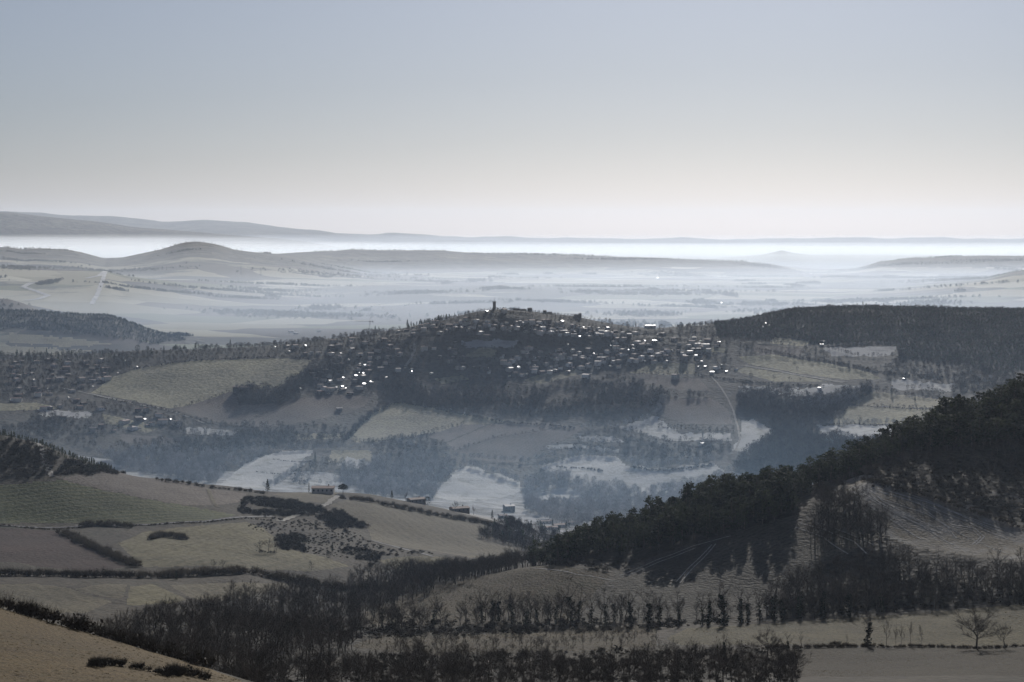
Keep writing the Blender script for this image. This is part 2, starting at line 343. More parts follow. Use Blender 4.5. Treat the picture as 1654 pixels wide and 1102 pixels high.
# the plain: field mosaic too far away to tell furrow from furrow
def plain_ground():
    m, nt, b = base_mat('plain_field_mosaic', 0.9, 0.1)
    L = nt.links
    g = nd(nt, 'ShaderNodeNewGeometry')
    nz = nd(nt, 'ShaderNodeTexNoise'); nz.inputs['Scale'].default_value = 1 / 900; nz.inputs['Detail'].default_value = 2
    L.new(g.outputs['Position'], nz.inputs['Vector'])
    sb = nd(nt, 'ShaderNodeVectorMath', operation='MULTIPLY_ADD'); sb.inputs[1].default_value = (500, 500, 0); L.new(nz.outputs['Color'], sb.inputs[0]); L.new(g.outputs['Position'], sb.inputs[2])
    mp = nd(nt, 'ShaderNodeMapping'); mp.inputs['Rotation'].default_value = (0, 0, R(18)); mp.inputs['Scale'].default_value = (1 / 420, 1 / 300, 0)
    L.new(sb.outputs[0], mp.inputs['Vector'])
    vo = nd(nt, 'ShaderNodeTexVoronoi', distance='CHEBYCHEV', voronoi_dimensions='2D'); vo.inputs['Scale'].default_value = 1.0
    L.new(mp.outputs[0], vo.inputs['Vector'])
    sp = nd(nt, 'ShaderNodeSeparateColor'); L.new(vo.outputs['Color'], sp.inputs[0])
    r = ramp(nt, [(0.0, (0.04, 0.04, 0.035)), (0.16, (0.085, 0.072, 0.058)), (0.34, (0.27, 0.25, 0.17)), (0.5, (0.15, 0.16, 0.095)), (0.66, (0.35, 0.325, 0.23)), (0.82, (0.11, 0.09, 0.07)), (0.92, (0.45, 0.43, 0.33))], 'CONSTANT')
    L.new(sp.outputs[0], r.inputs['Fac'])
    n2 = nd(nt, 'ShaderNodeTexNoise'); n2.inputs['Scale'].default_value = 1 / 1500; n2.inputs['Detail'].default_value = 8; n2.inputs['Roughness'].default_value = 0.7
    L.new(g.outputs['Position'], n2.inputs['Vector'])
    r2 = ramp(nt, [(0.40, (0, 0, 0)), (0.46, (1, 1, 1))]); L.new(n2.outputs['Fac'], r2.inputs['Fac'])
    mx = nd(nt, 'ShaderNodeMix', data_type='RGBA'); L.new(r2.outputs['Color'], mx.inputs[0]); mx.inputs[6].default_value = (0.05, 0.05, 0.04, 1); L.new(r.outputs['Color'], mx.inputs[7])
    L.new(mx.outputs[2], b.inputs['Base Color'])
    return m
M['plain'] = plain_ground()
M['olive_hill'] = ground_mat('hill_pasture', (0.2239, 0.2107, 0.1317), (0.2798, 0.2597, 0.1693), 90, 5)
M['far_road'] = ground_mat('far_road_glare', (0.42, 0.41, 0.39), (0.5, 0.49, 0.46), 60, 20, rough=.5)  # sun glare off the road is put into this pale colour
M['hills'] = ground_mat('wooded_hill_ground', (0.03, 0.03, 0.025), (0.07, 0.065, 0.048), 500, 80, c3=(0.13, 0.12, 0.085))
M['darkwood'] = ground_mat('woodland_floor', (0.032, 0.0288, 0.024), (0.06, 0.052, 0.04), 30, 5)

# ------------------------------------------------------------------ fields: the ground is split into one mesh for each
# (object name, material, rows of the photo that outline it, nearest and farthest distance)
FIELDS = [
 # near left
 ('dry_grass_field', 'tan', [(-250, 880), (14, 980), (120, 1010), (200, 1036), (300, 1066), (390, 1100), (390, 1400), (-250, 1400)], 100, 470),
 ('stubble_field', 'stub', [(-60, 945), (60, 943), (110, 950), (180, 972), (140, 990), (-60, 990)], 900, 1120),
 ('stubble_field', 'stub', [(118, 952), (160, 944), (205, 944), (200, 965), (185, 968)], 900, 1120),
 ('stubble_field', 'olive', [(210, 948), (245, 943), (262, 950), (300, 968), (280, 975), (205, 978)], 850, 1120),
 ('stubble_field', 'stub', [(275, 945), (390, 941), (480, 943), (470, 958), (330, 972), (300, 962)], 850, 1150),
 ('ploughed_field', 'red', [(-250, 850), (14, 853), (95, 858), (112, 868), (160, 895), (205, 916), (150, 923), (80, 917), (14, 907), (-250, 900)], 1050, 1460),
 ('pasture', 'olive', [(190, 878), (230, 860), (300, 851), (395, 843), (425, 852), (442, 868), (452, 882), (470, 888), (520, 898), (565, 915), (500, 923), (440, 921), (330, 914), (232, 916), (215, 900)], 1050, 1460),
 ('green_field', 'green', [(-250, 785), (14, 783), (100, 775), (140, 786), (233, 806), (300, 817), (382, 832), (333, 841), (233, 846), (100, 844), (14, 846), (-250, 846)], 1300, 1600),
 ('fallow_field', 'plough', [(100, 774), (140, 763), (200, 761), (265, 774), (345, 790), (400, 797), (385, 812), (345, 816), (300, 816), (233, 805), (140, 785)], 1300, 1680),
 ('stubble_field', 'stub', [(440, 799), (500, 794), (546, 796), (528, 813), (490, 812)], 1400, 1740),
 ('stubble_field', 'stub', [(533, 816), (560, 807), (620, 811), (700, 829), (792, 848), (776, 858), (771, 869), (800, 878), (838, 886), (820, 896), (760, 901), (690, 889), (640, 883), (602, 872), (592, 850), (562, 832)], 1200, 1720),
 ('pasture', 'olive', [(612, 906), (640, 900), (690, 898), (735, 903), (705, 916), (640, 919)], 1150, 1400),
 # near right
 ('meadow', 'meadow', [(1075, 1032), (1110, 1015), (1200, 1010), (1350, 1000), (1500, 990), (1640, 974), (1904, 958), (1904, 1040), (1640, 1043), (1450, 1043), (1290, 1041), (1100, 1042)], 780, 1000),
 ('rough_pasture', 'rough_dark', [(1285, 1047), (1640, 1046), (1904, 1044), (1904, 1104), (1285, 1110)], 690, 850),
 ('rough_pasture', 'rough', [(560, 1045), (640, 1020), (780, 1025), (900, 1015), (1060, 1012), (1060, 1045), (900, 1052), (700, 1060)], 780, 990),
 ('rough_pasture', 'rough', [(560, 1003), (640, 968), (700, 948), (780, 930), (850, 914), (905, 914), (985, 926), (960, 960), (930, 1000), (800, 1010), (650, 1015)], 940, 1150),
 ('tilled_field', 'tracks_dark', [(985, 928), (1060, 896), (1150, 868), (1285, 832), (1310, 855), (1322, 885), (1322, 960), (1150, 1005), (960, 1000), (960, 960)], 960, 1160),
 ('tracked_field', 'track', [(1362, 778), (1392, 766), (1420, 770), (1480, 788), (1560, 812), (1640, 846), (1904, 850), (1904, 905), (1640, 905), (1560, 897), (1480, 885), (1420, 862), (1390, 828)], 1000, 1180),
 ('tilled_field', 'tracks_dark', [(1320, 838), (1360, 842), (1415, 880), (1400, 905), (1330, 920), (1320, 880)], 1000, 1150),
 ('stubble_field', 'track', [(1560, 800), (1600, 796), (1904, 806), (1904, 830), (1640, 826), (1580, 812)], 1050, 1250),
 # the village hill and the valley below it
 ('woodland_floor', 'darkwood', [(1150, 522), (1200, 514), (1222, 507), (1290, 494), (1400, 492), (1640, 497), (1904, 503), (1904, 600), (1640, 612), (1560, 592), (1450, 582), (1446, 559), (1330, 560), (1280, 552), (1230, 548), (1165, 545)], 2750, 3700),
 ('woodland_floor', 'darkwood', [(600, 615), (640, 605), (700, 608), (760, 607), (800, 614), (850, 622), (930, 616), (1010, 606), (1050, 625), (1100, 632), (1150, 638), (1072, 645), (1045, 668), (960, 672), (900, 674), (840, 680), (780, 668), (740, 665), (690, 655), (640, 648), (600, 640), (580, 628)], 2550, 2930),
 ('woodland_floor', 'darkwood', [(1190, 632), (1280, 630), (1330, 642), (1400, 627), (1420, 634), (1376, 652), (1340, 685), (1310, 686), (1330, 706), (1400, 713), (1480, 715), (1400, 745), (1320, 760), (1230, 780), (1180, 760), (1200, 735), (1256, 700), (1216, 676), (1195, 660)], 2100, 2850),
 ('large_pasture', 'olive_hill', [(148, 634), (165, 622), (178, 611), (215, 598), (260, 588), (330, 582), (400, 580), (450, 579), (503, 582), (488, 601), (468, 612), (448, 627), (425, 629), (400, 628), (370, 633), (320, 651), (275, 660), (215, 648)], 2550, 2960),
 ('ploughed_field', 'plough', [(278, 660), (320, 651), (372, 633), (385, 640), (385, 655), (440, 652), (470, 658), (420, 668), (390, 688), (350, 682), (310, 670)], 2450, 2850),
 ('ploughed_field', 'plough', [(470, 645), (540, 638), (600, 640), (590, 655), (560, 668), (520, 676), (440, 690), (390, 690), (430, 668)], 2450, 2850),
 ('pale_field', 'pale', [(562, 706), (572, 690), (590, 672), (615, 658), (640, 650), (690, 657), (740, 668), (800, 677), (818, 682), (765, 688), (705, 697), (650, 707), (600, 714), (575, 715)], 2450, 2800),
 ('vineyard', 'vine', [(692, 706), (705, 698), (745, 686), (785, 686), (760, 698), (720, 714)], 2400, 2750),
 ('vineyard', 'vine', [(764, 698), (790, 686), (850, 681), (905, 684), (880, 694), (800, 706), (735, 727), (722, 716)], 2350, 2750),
 ('ploughed_field', 'plough', [(738, 728), (802, 707), (882, 695), (910, 685), (945, 692), (930, 700), (885, 722), (838, 746), (800, 748), (765, 740)], 2350, 2750),
 ('frosted_meadow', 'frost', [(703, 803), (716, 782), (732, 765), (750, 752), (768, 755), (790, 764), (815, 766), (842, 782), (838, 795), (800, 806), (745, 810)], 2100, 2500),
 ('frosted_meadow', 'frost', [(870, 758), (900, 746), (935, 735), (998, 737), (1012, 752), (1060, 758), (1110, 752), (1155, 748), (1170, 760), (1140, 775), (1090, 790), (1040, 798), (990, 790), (930, 776)], 2150, 2560),
 ('frosted_meadow', 'frost', [(850, 812), (870, 796), (905, 788), (955, 798), (930, 812), (880, 820)], 2050, 2350),
 ('terraced_meadow', 'frost', [(352, 787), (385, 757), (415, 738), (470, 728), (505, 728), (490, 750), (460, 772), (430, 790)], 2150, 2560),
 ('terraced_meadow', 'pale', [(535, 727), (600, 727), (604, 745), (560, 752), (530, 745)], 2300, 2560),
 ('frosted_meadow', 'frost', [(495, 782), (515, 765), (545, 766), (540, 785)], 2150, 2450),
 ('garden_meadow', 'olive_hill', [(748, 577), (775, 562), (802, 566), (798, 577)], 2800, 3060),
 ('shaded_frost_meadow', 'blue', [(745, 552), (790, 548), (838, 552), (830, 562), (775, 562), (752, 562)], 2850, 3060),
 ('garden_meadow', 'olive_hill', [(845, 614), (880, 602), (900, 603), (925, 596), (945, 600), (905, 614), (870, 619)], 2700, 2960),
 ('green_paddock', 'olive_hill', [(1018, 602), (1060, 585), (1122, 588), (1122, 604), (1075, 605)], 2700, 2960),
 ('fallow_field', 'plough', [(1020, 608), (1060, 608), (1130, 612), (1150, 632), (1100, 630), (1055, 622)], 2650, 2960),
 ('ploughed_field', 'vine', [(1062, 668), (1075, 645), (1150, 643), (1175, 660), (1184, 684), (1110, 686)], 2450, 2800),
 ('frosted_meadow', 'frost', [(1000, 690), (1060, 672), (1100, 700), (1180, 700), (1185, 712), (1080, 712)], 2400, 2700),
 ('frosted_meadow', 'frost', [(1196, 680), (1215, 677), (1252, 696), (1232, 712), (1200, 731), (1184, 727), (1198, 702)], 2300, 2680),
 ('long_pasture', 'olive_hill', [(1192, 577), (1250, 573), (1340, 588), (1400, 600), (1424, 612), (1365, 614), (1290, 603), (1210, 588)], 2750, 3000),
 ('orchard_meadow', 'olive_hill', [(1188, 600), (1206, 592), (1290, 607), (1335, 617), (1250, 616)], 2700, 2960),
 ('shaded_frost_meadow', 'blue', [(1330, 562), (1448, 559), (1442, 575), (1345, 576)], 2850, 3100),
 ('pale_field', 'pale', [(1376, 652), (1410, 632), (1470, 640), (1560, 650), (1560, 662), (1420, 656)], 2450, 2900),
 ('long_pasture', 'olive_hill', [(1340, 686), (1374, 655), (1420, 658), (1560, 664), (1540, 684), (1440, 684)], 2350, 2800),
 ('frosted_meadow', 'frost', [(1316, 684), (1345, 688), (1450, 687), (1560, 690), (1500, 712), (1400, 708), (1330, 702)], 2250, 2650),
 ('frosted_meadow', 'frost', [(1270, 640), (1330, 620), (1400, 625), (1380, 634), (1320, 640)], 2600, 2850),
 ('frosted_garden', 'frost', [(60, 660), (150, 668), (140, 676), (60, 672)], 2400, 2800),
 ('garden_strip', 'olive_hill', [(165, 668), (262, 690), (240, 699), (170, 684)], 2400, 2750),
 ('garden_strip', 'olive_hill', [(-100, 655), (60, 650), (100, 660), (-100, 668)], 2450, 2800),
 ('frosted_garden', 'frost', [(300, 690), (385, 697), (372, 705), (300, 700)], 2350, 2700),
 ('garden_strip', 'plough', [(190, 701), (300, 709), (290, 717), (200, 716)], 2300, 2650),
 ('frosted_garden', 'frost', [(885, 718), (945, 719), (1000, 727), (1000, 732), (940, 724), (880, 723)], 2300, 2650),
 ('frosted_garden', 'frost', [(930, 704), (990, 706), (1010, 714), (940, 712)], 2350, 2680),
 ('frosted_garden', 'frost', [(1440, 612), (1545, 622), (1535, 634), (1440, 628)], 2600, 2950),
 ('garden_strip', 'plough', [(1220, 556), (1300, 565), (1290, 576), (1215, 570)], 2800, 3050),
 ('garden_strip', 'olive_hill', [(1250, 545), (1310, 552), (1300, 560), (1245, 555)], 2850, 3100),
 ('frosted_garden', 'frost', [(1190, 622), (1300, 628), (1330, 632), (1320, 638), (1200, 632)], 2600, 2900),
 ('frosted_garden', 'frost', [(560, 736), (600, 748), (575, 756), (545, 752)], 2250, 2560),
 ('garden_strip', 'pale', [(470, 700), (555, 700), (552, 708), (480, 710)], 2400, 2700),
 ('garden_strip', 'olive_hill', [(700, 612), (745, 606), (760, 612), (715, 620)], 2700, 2950),
 ('garden_strip', 'olive_hill', [(1130, 560), (1175, 563), (1170, 570), (1128, 567)], 2800, 3050),
 ('woodland_floor', 'darkwood', [(150, 1060), (220, 1010), (300, 985), (400, 965), (480, 945), (600, 950), (560, 1003), (600, 1015), (560, 1060), (400, 1100), (200, 1100)], 560, 1200),
 ('woodland_floor', 'darkwood', [(560, 975), (640, 962), (700, 945), (780, 926), (850, 911), (905, 911), (985, 924), (1060, 894), (1150, 866), (1285, 830), (1310, 800), (1200, 790), (900, 880), (700, 935)], 1090, 1260),
 ('woodland_floor', 'darkwood', [(1225, 1004), (1330, 998), (1640, 977), (1904, 960), (1904, 905), (1640, 910), (1560, 901), (1480, 888), (1425, 866), (1335, 912), (1240, 950)], 930, 1090),
 ('woodland_floor', 'darkwood', [(380, 1104), (470, 1085), (600, 1070), (900, 1078), (1100, 1072), (1285, 1075), (1290, 1140), (380, 1160)], 560, 800),
 # beyond
 ('pale_field', 'pale', [(14, 538), (100, 545), (180, 556), (120, 560), (14, 553)], 4400, 4800),
 ('pale_field', 'pale', [(-250, 555), (14, 560), (150, 566), (100, 575), (-250, 575)], 4300, 4650),
]
faceU = (U[:-1] + U[1:]) / 2
FU = np.repeat(faceU[None, :], NR - 1, 0)
FD = np.repeat(((D[:-1] + D[1:]) / 2)[:, None], NC - 1, 1)
FV = (V[:-1, :-1] + V[1:, :-1] + V[:-1, 1:] + V[1:, 1:]) / 4
FUw = FU + 2.2 * fbm(FU / 14, FV / 14, 11, 3)
FVw = FV + 1.4 * fbm(FU / 14, FV / 14, 21, 3)
RID = np.zeros(FU.shape, int)
# wooded plateau, village hill, plain and far hills
RID[:] = 0
RID[(FD > 1740) & (FD <= 4400)] = 1
RID[(FD > 4400)] = 2
RID[(FD > 14500)] = 3
RID[(FD > 4600) & (FD < 5100) & (FU < 330) & (FV < 556)] = 4
RID[(FD > 10500) & (FD < 14500) & (FV < HZ - F * (-262) / FD)] = 4
RID[(FD > 1740) & (FD < 2350)] = 5
DEF = [('valley_ground', 'scrub'), ('hill_terrain', 'slope'), ('plain_ground', 'plain'), ('far_hills', 'hills'), ('wooded_hills', 'hills'), ('frosted_valley_ground', 'frostrough')]
for k, (nm, mt, poly, d0, d1) in enumerate(FIELDS):
    p = np.array(poly, float)
    m = (FD > d0) & (FD < d1) & (FUw > p[:, 0].min()) & (FUw < p[:, 0].max()) & (FVw > p[:, 1].min()) & (FVw < p[:, 1].max())
    idx = np.nonzero(m)
    kk = 2.6 if mt in ('frost', 'blue', 'pale') and d0 > 1800 else 0.0
    ok = inpoly(FUw[idx] + kk * 2.2 * fbm(FU[idx] / 9, FV[idx] / 6, 51, 3), FVw[idx] + kk * 1.6 * fbm(FU[idx] / 9, FV[idx] / 6, 61, 3), poly)
    RID[idx[0][ok], idx[1][ok]] = len(DEF) + k
P3 = np.stack([XX, YY, Z], -1).reshape(-1, 3)
def mesh_np(name, verts, faces, mat=None, smooth_=True):
    me = bpy.data.meshes.new(name)
    verts = np.asarray(verts, np.float32); faces = np.asarray(faces, np.int32)
    n = faces.shape[1]
    me.vertices.add(len(verts)); me.vertices.foreach_set('co', verts.ravel())
    me.loops.add(faces.size); me.loops.foreach_set('vertex_index', faces.ravel())
    me.polygons.add(len(faces)); me.polygons.foreach_set('loop_start', np.arange(0, faces.size, n, dtype=np.int32))
    me.update(calc_edges=True)
    if smooth_: me.polygons.foreach_set('use_smooth', np.ones(len(faces), bool))
    if mat: me.materials.append(mat)
    return me
def link(name, me, parent=None, **props):
    o = bpy.data.objects.new(name, me); C.objects.link(o)
    if parent is not None: o.parent = parent
    for k, v in props.items(): o[k] = v
    return o
def terrain_piece(name, mat, rid):
    ii, jj = np.nonzero(RID == rid)
    if len(ii) == 0: return None
    q = np.stack([ii * NC + jj, ii * NC + jj + 1, (ii + 1) * NC + jj + 1, (ii + 1) * NC + jj], 1)
    uq, inv = np.unique(q, return_inverse=True)
    return link(name, mesh_np(name, P3[uq], inv.reshape(-1, 4), M[mat]), kind='structure')
for i, (nm, mt) in enumerate(DEF): terrain_piece(nm, mt, i)
for k, f in enumerate(FIELDS): terrain_piece(f[0], f[1], len(DEF) + k)

# ------------------------------------------------------------------ haze, the mist lying on the plain, added valley haze layers
def volume_box(name, lo, hi, dens, color, aniso):
    x0, y0, z0 = lo; x1, y1, z1 = hi
    v = [(x, y, z) for x in (x0, x1) for y in (y0, y1) for z in (z0, z1)]
    f = [(0, 1, 3, 2), (4, 6, 7, 5), (0, 4, 5, 1), (2, 3, 7, 6), (0, 2, 6, 4), (1, 5, 7, 3)]
    m = bpy.data.materials.new(name); m.use_nodes = True
    nt = m.node_tree; nt.nodes.clear()
    o = nt.nodes.new('ShaderNodeOutputMaterial'); pv = nt.nodes.new('ShaderNodeVolumePrincipled')
    pv.inputs['Color'].default_value = color; pv.inputs['Density'].default_value = dens; pv.inputs['Anisotropy'].default_value = aniso
    nt.links.new(pv.outputs[0], o.inputs['Volume'])
    return link(name, mesh_np(name, v, f, m, False), kind='stuff')
volume_box('haze', (-16000, -400, -420), (16000, 46500, 385), HAZE_DENSITY, HAZE_COLOR, HAZE_ANISO)
for k_, (top_, far_, de_) in enumerate(((-258, 13900, 1.5e-4), (-240, 13800, 1.2e-4), (-222, 13700, 0.7e-4), (-110, 25500, 3.6e-5))):
    volume_box('mist', (-15000 - 10 * k_, 5150 + 30 * k_, -401 - k_), (15000 + 10 * k_, far_, top_), de_, (0.80, 0.885, 1.0, 1), 0.5)
def fog_mass(name, lo, hi, dens, color, aniso, amp, seed, nx=70, ny=36):
    xs = np.linspace(lo[0], hi[0], nx); ys = np.linspace(lo[1], hi[1], ny); X, Y = np.meshgrid(xs, ys)
    Zt = hi[2] + amp * fbm(X / 1900, Y / 1300, seed, 3)
    top = np.stack([X, Y, Zt], -1).reshape(-1, 3); bot = np.stack([X, Y, np.full_like(X, lo[2])], -1).reshape(-1, 3)
    f = []; n = nx * ny
    for j in range(ny - 1):
        for i in range(nx - 1):
            a = j * nx + i; f.append((a, a + 1, a + nx + 1, a + nx)); f.append((n + a, n + a + nx, n + a + nx + 1, n + a + 1))
    rim = [i for i in range(nx)] + [j * nx + nx - 1 for j in range(1, ny)] + [(ny - 1) * nx + i for i in range(nx - 2, -1, -1)] + [j * nx for j in range(ny - 2, 0, -1)]
    for a, b in zip(rim, rim[1:] + rim[:1]): f.append((b, a, n + a, n + b))
    o = volume_box(name, lo, hi, dens, color, aniso)
    me = mesh_np(name, np.concatenate([top, bot]), f, o.data.materials[0], False); o.data = me
    return o
fog_mass('mist', (-15000, 13960, -400), (15000, 24000, -205), MIST_DENSITY * .8, (0.85, 0.94, 1.0, 1), 0.5, 26, 90)
for k_, (top_, x1_) in enumerate(((-95, -3300), (-118, -2700), (-140, -2100), (-160, -1500), (-180, -900), (-196, 14000), (-214, 14000))):
    fog_mass('fog_bank', (-14000, 14600 + 60 * k_, -399 + k_), (x1_, (22600 if x1_ < 0 else 23800) - 50 * k_, top_), 5.2e-5, (0.95, 0.98, 1.0, 1), 0.5, 34, 70 + k_)
volume_box('valley_haze', (-1400, 1790, -398), (1500, 2720, -252), 2.0e-4, (0.50, 0.74, 1.0, 1), 0.5)
for k_, top_ in enumerate((-88, -135, -180)):
    volume_box('valley_haze', (-2600, 760 + 40 * k_, -396 + k_), (2600, 5100 - 20 * k_, top_), 1.15e-5, (0.36, 0.62, 1.0, 1), 0.5)  # blue haze layers added to tint the middle distance
#@@OBJECTS@@
# ------------------------------------------------------------------ mesh helpers
class MB:
    def __init__(s): s.v = []; s.f = []
    def box(s, c, d, rz=0.0):
        cx, cy, cz = c; dx, dy, dz = d[0] / 2, d[1] / 2, d[2] / 2
        n = len(s.v); ca, sa = math.cos(rz), math.sin(rz)
        for x in (-dx, dx):
            for y in (-dy, dy):
                for z in (-dz, dz):
                    s.v.append((cx + x * ca - y * sa, cy + x * sa + y * ca, cz + z))
        s.f += [tuple(n + i for i in q) for q in ((0, 1, 3, 2), (4, 6, 7, 5), (0, 4, 5, 1), (2, 3, 7, 6), (0, 2, 6, 4), (1, 5, 7, 3))]
    def tube(s, pts, rad, sides=5):
        n0 = len(s.v); k = len(pts)
        for i, p in enumerate(pts):
            p = Vector(p)
            t = (Vector(pts[min(i + 1, k - 1)]) - Vector(pts[max(i - 1, 0)])).normalized()
            a = t.orthogonal().normalized(); b = t.cross(a)
            for j in range(sides):
                w_ = 2 * math.pi * j / sides
                s.v.append(tuple(p + (a * math.cos(w_) + b * math.sin(w_)) * rad[i]))
        for i in range(k - 1):
            for j in range(sides):
                a0 = n0 + i * sides + j; a1 = n0 + i * sides + (j + 1) % sides
                s.f.append((a0, a1, a1 + sides, a0 + sides))
        s.f.append(tuple(n0 + (k - 1) * sides + j for j in range(sides)))
    def blade(s, a, b, w_):
        a = Vector(a); b = Vector(b); t = b - a
        sd = t.cross(Vector((random.uniform(-1, 1), random.uniform(-1, 1), random.uniform(-1, 1))))
        if sd.length < 1e-6: return
        sd = sd.normalized() * w_ / 2; n = len(s.v)
        s.v += [tuple(a - sd), tuple(a + sd), tuple(b)]; s.f.append((n, n + 1, n + 2))
    def leaf(s, c, r, flat_=0.0):
        c = Vector(c)
        nrm = Vector((random.gauss(0, 1), random.gauss(0, 1), random.gauss(0, 1) + flat_)).normalized()
        a = nrm.orthogonal().normalized(); a.rotate(Matrix.Rotation(random.uniform(0, 6.28), 3, nrm)); b = nrm.cross(a)
        n = len(s.v); e = random.uniform(0.55, 1.0)
        s.v += [tuple(c - a * r), tuple(c - b * r * e), tuple(c + a * r), tuple(c + b * r * e * 0.8)]
        s.f.append((n, n + 1, n + 2, n + 3))
    def add(s, o, off=(0, 0, 0), sc_=1.0, rz=0.0):
        n = len(s.v); ca, sa = math.cos(rz) * sc_, math.sin(rz) * sc_
        s.v += [(x * ca - y * sa + off[0], x * sa + y * ca + off[1], z * sc_ + off[2]) for x, y, z in o.v]
        s.f += [tuple(i + n for i in q) for q in o.f]
    def mesh(s, name, *mats, smooth_=False):
        me = bpy.data.meshes.new(name); me.from_pydata(s.v, [], s.f)
        for m in mats: me.materials.append(m)
        if smooth_: me.polygons.foreach_set('use_smooth', np.ones(len(me.polygons), bool))
        return me
def rv(a): return random.uniform(-a, a)

M['bark'] = leaf_mat('grey_brown_bark', (0.07, 0.057, 0.045), (0.13, 0.11, 0.088))
M['twig'] = leaf_mat('bare_twigs', (0.05, 0.041, 0.034), (0.115, 0.094, 0.076))
M['frosttwig'] = leaf_mat('frosted_twigs', (0.26, 0.26, 0.265), (0.55, 0.55, 0.56))
M['pine'] = leaf_mat('pine_needles', (0.016, 0.024, 0.014), (0.055, 0.064, 0.03), thin=.4)
M['ivy'] = leaf_mat('ivy_leaves', (0.018, 0.026, 0.014), (0.04, 0.05, 0.025))
M['shrub'] = leaf_mat('bramble_and_thorn', (0.038, 0.032, 0.023), (0.09, 0.073, 0.052))
M['hedge'] = leaf_mat('hedge_twigs', (0.035, 0.03, 0.022), (0.085, 0.07, 0.05), thin=.3)
M['drygrass'] = leaf_mat('dry_tussock', (0.10, 0.08, 0.045), (0.19, 0.155, 0.09), thin=.5)

# ------------------------------------------------------------------ tree kinds: (trunk mesh, crown mesh, extra) at 10 m height
def make_bare(seed, twig='twig', spread=1.0, nl=8, ivy=0.0, dense=1.0, low=.3):
    random.seed(seed)
    t, c, iv = MB(), MB(), MB()
    top = random.uniform(5.0, 6.4)
    tp = [Vector((0, 0, -0.4))]
    for k in range(1, 5):
        tp.append(Vector((rv(.16) * k, rv(.16) * k, top * k / 4)))
    t.tube(tp, [.21, .175, .14, .10, .06], 6)
    for i in range(nl):
        f = random.uniform(low, 1.0) if i else 1.0
        q = f * 4; k = min(int(q), 3); base = tp[k].lerp(tp[k + 1], q - k)
        az = i * 2.4 + rv(.5); el = random.uniform(.35, 1.05) if i else 1.4
        ln = random.uniform(2.6, 4.2) * (1.2 - .4 * (f - .4))
        dr = Vector((math.cos(az) * math.cos(el) * spread, math.sin(az) * math.cos(el) * spread, math.sin(el)))
        mid = base + dr * ln * .5 + Vector((rv(.3), rv(.3), .1)); end = mid + (dr + Vector((rv(.4), rv(.4), .45))).normalized() * ln * .5
        t.tube([base, mid, end], [.075, .045, .02], 4)
        for j in range(int(9 * dense)):
            g = random.uniform(.15, 1.0)
            b0 = base.lerp(mid, g * 2) if g < .5 else mid.lerp(end, g * 2 - 1)
            d2 = (dr * .8 + Vector((rv(1), rv(1), rv(.6) + .3))).normalized(); l2 = random.uniform(.9, 2.1)
            b1 = b0 + d2 * l2
            c.blade(b0, b1, .055)
            for m in range(int(8 * dense)):
                h = random.uniform(.15, 1.0); c0 = b0.lerp(b1, h)
                d3 = (d2 + Vector((rv(1), rv(1), rv(.7) + .2))).normalized(); c1 = c0 + d3 * random.uniform(.5, 1.2)
                c.blade(c0, c1, .034)
                for e_ in (.35, .65):
                    c.blade(c0.lerp(c1, e_), c0.lerp(c1, e_) + (d3 + Vector((rv(1), rv(1), rv(.8)))).normalized() * random.uniform(.35, .8), .026)
    if ivy:
        for i in range(int(300 * ivy)):
            z = random.uniform(.1, top * min(1.0, .7 + .3 * ivy)) ; a = random.uniform(0, 6.28)
            q = z / top * 4; k = min(int(q), 3); b0 = tp[k].lerp(tp[k + 1], q - k)
            r_ = random.uniform(.25, .8) * (1 - .3 * z / top) * (1 + .35 * math.sin(z * 2.3 + seed))
            iv.leaf(b0 + Vector((math.cos(a) * r_, math.sin(a) * r_, 0)), random.uniform(.14, .3))
    k_ = 10.0 / max(v[2] for v in c.v)
    for m_ in (t, c, iv): m_.v = [(x * k_, y * k_, z * k_) for x, y, z in m_.v]
    ms = [t.mesh('trunk', M['bark'], smooth_=True), c.mesh('crown', M[twig])]
    if ivy: ms.append(iv.mesh('ivy', M['ivy']))
    return ms
def make_pine(seed, slim=1.0):
    random.seed(seed)
    t, c = MB(), MB()
    t.tube([(0, 0, -.5), (rv(.15), rv(.15), 3), (rv(.25), rv(.25), 6), (rv(.3), rv(.3), 9.4)], [.24, .2, .14, .05], 6)
    n = 26
    for i in range(n):
        f = (i + .5) / n
        z = 2.4 + 7.2 * f + rv(.3)
        rad = (2.5 * (1 - f) ** .6 * min(1, .55 + f * 1.6) + .25) * slim
        a = i * 2.4 + rv(.4); r_ = rad * random.uniform(.45, 1.0)
        e = Vector((math.cos(a) * r_, math.sin(a) * r_, z + rv(.4)))
        t.tube([(0, 0, z - .5 * r_ * .5), e * .6 + Vector((0, 0, z * .4 - .1)), e], [.05, .035, .015], 3)
        cl = random.uniform(.55, .95)
        for k in range(20):
            p = e + Vector((random.gauss(0, cl * .5), random.gauss(0, cl * .5), random.gauss(0, cl * .3)))
            c.leaf(p, random.uniform(.2, .42), 1.0)
    return [t.mesh('trunk', M['bark'], smooth_=True), c.mesh('crown', M['pine'])]
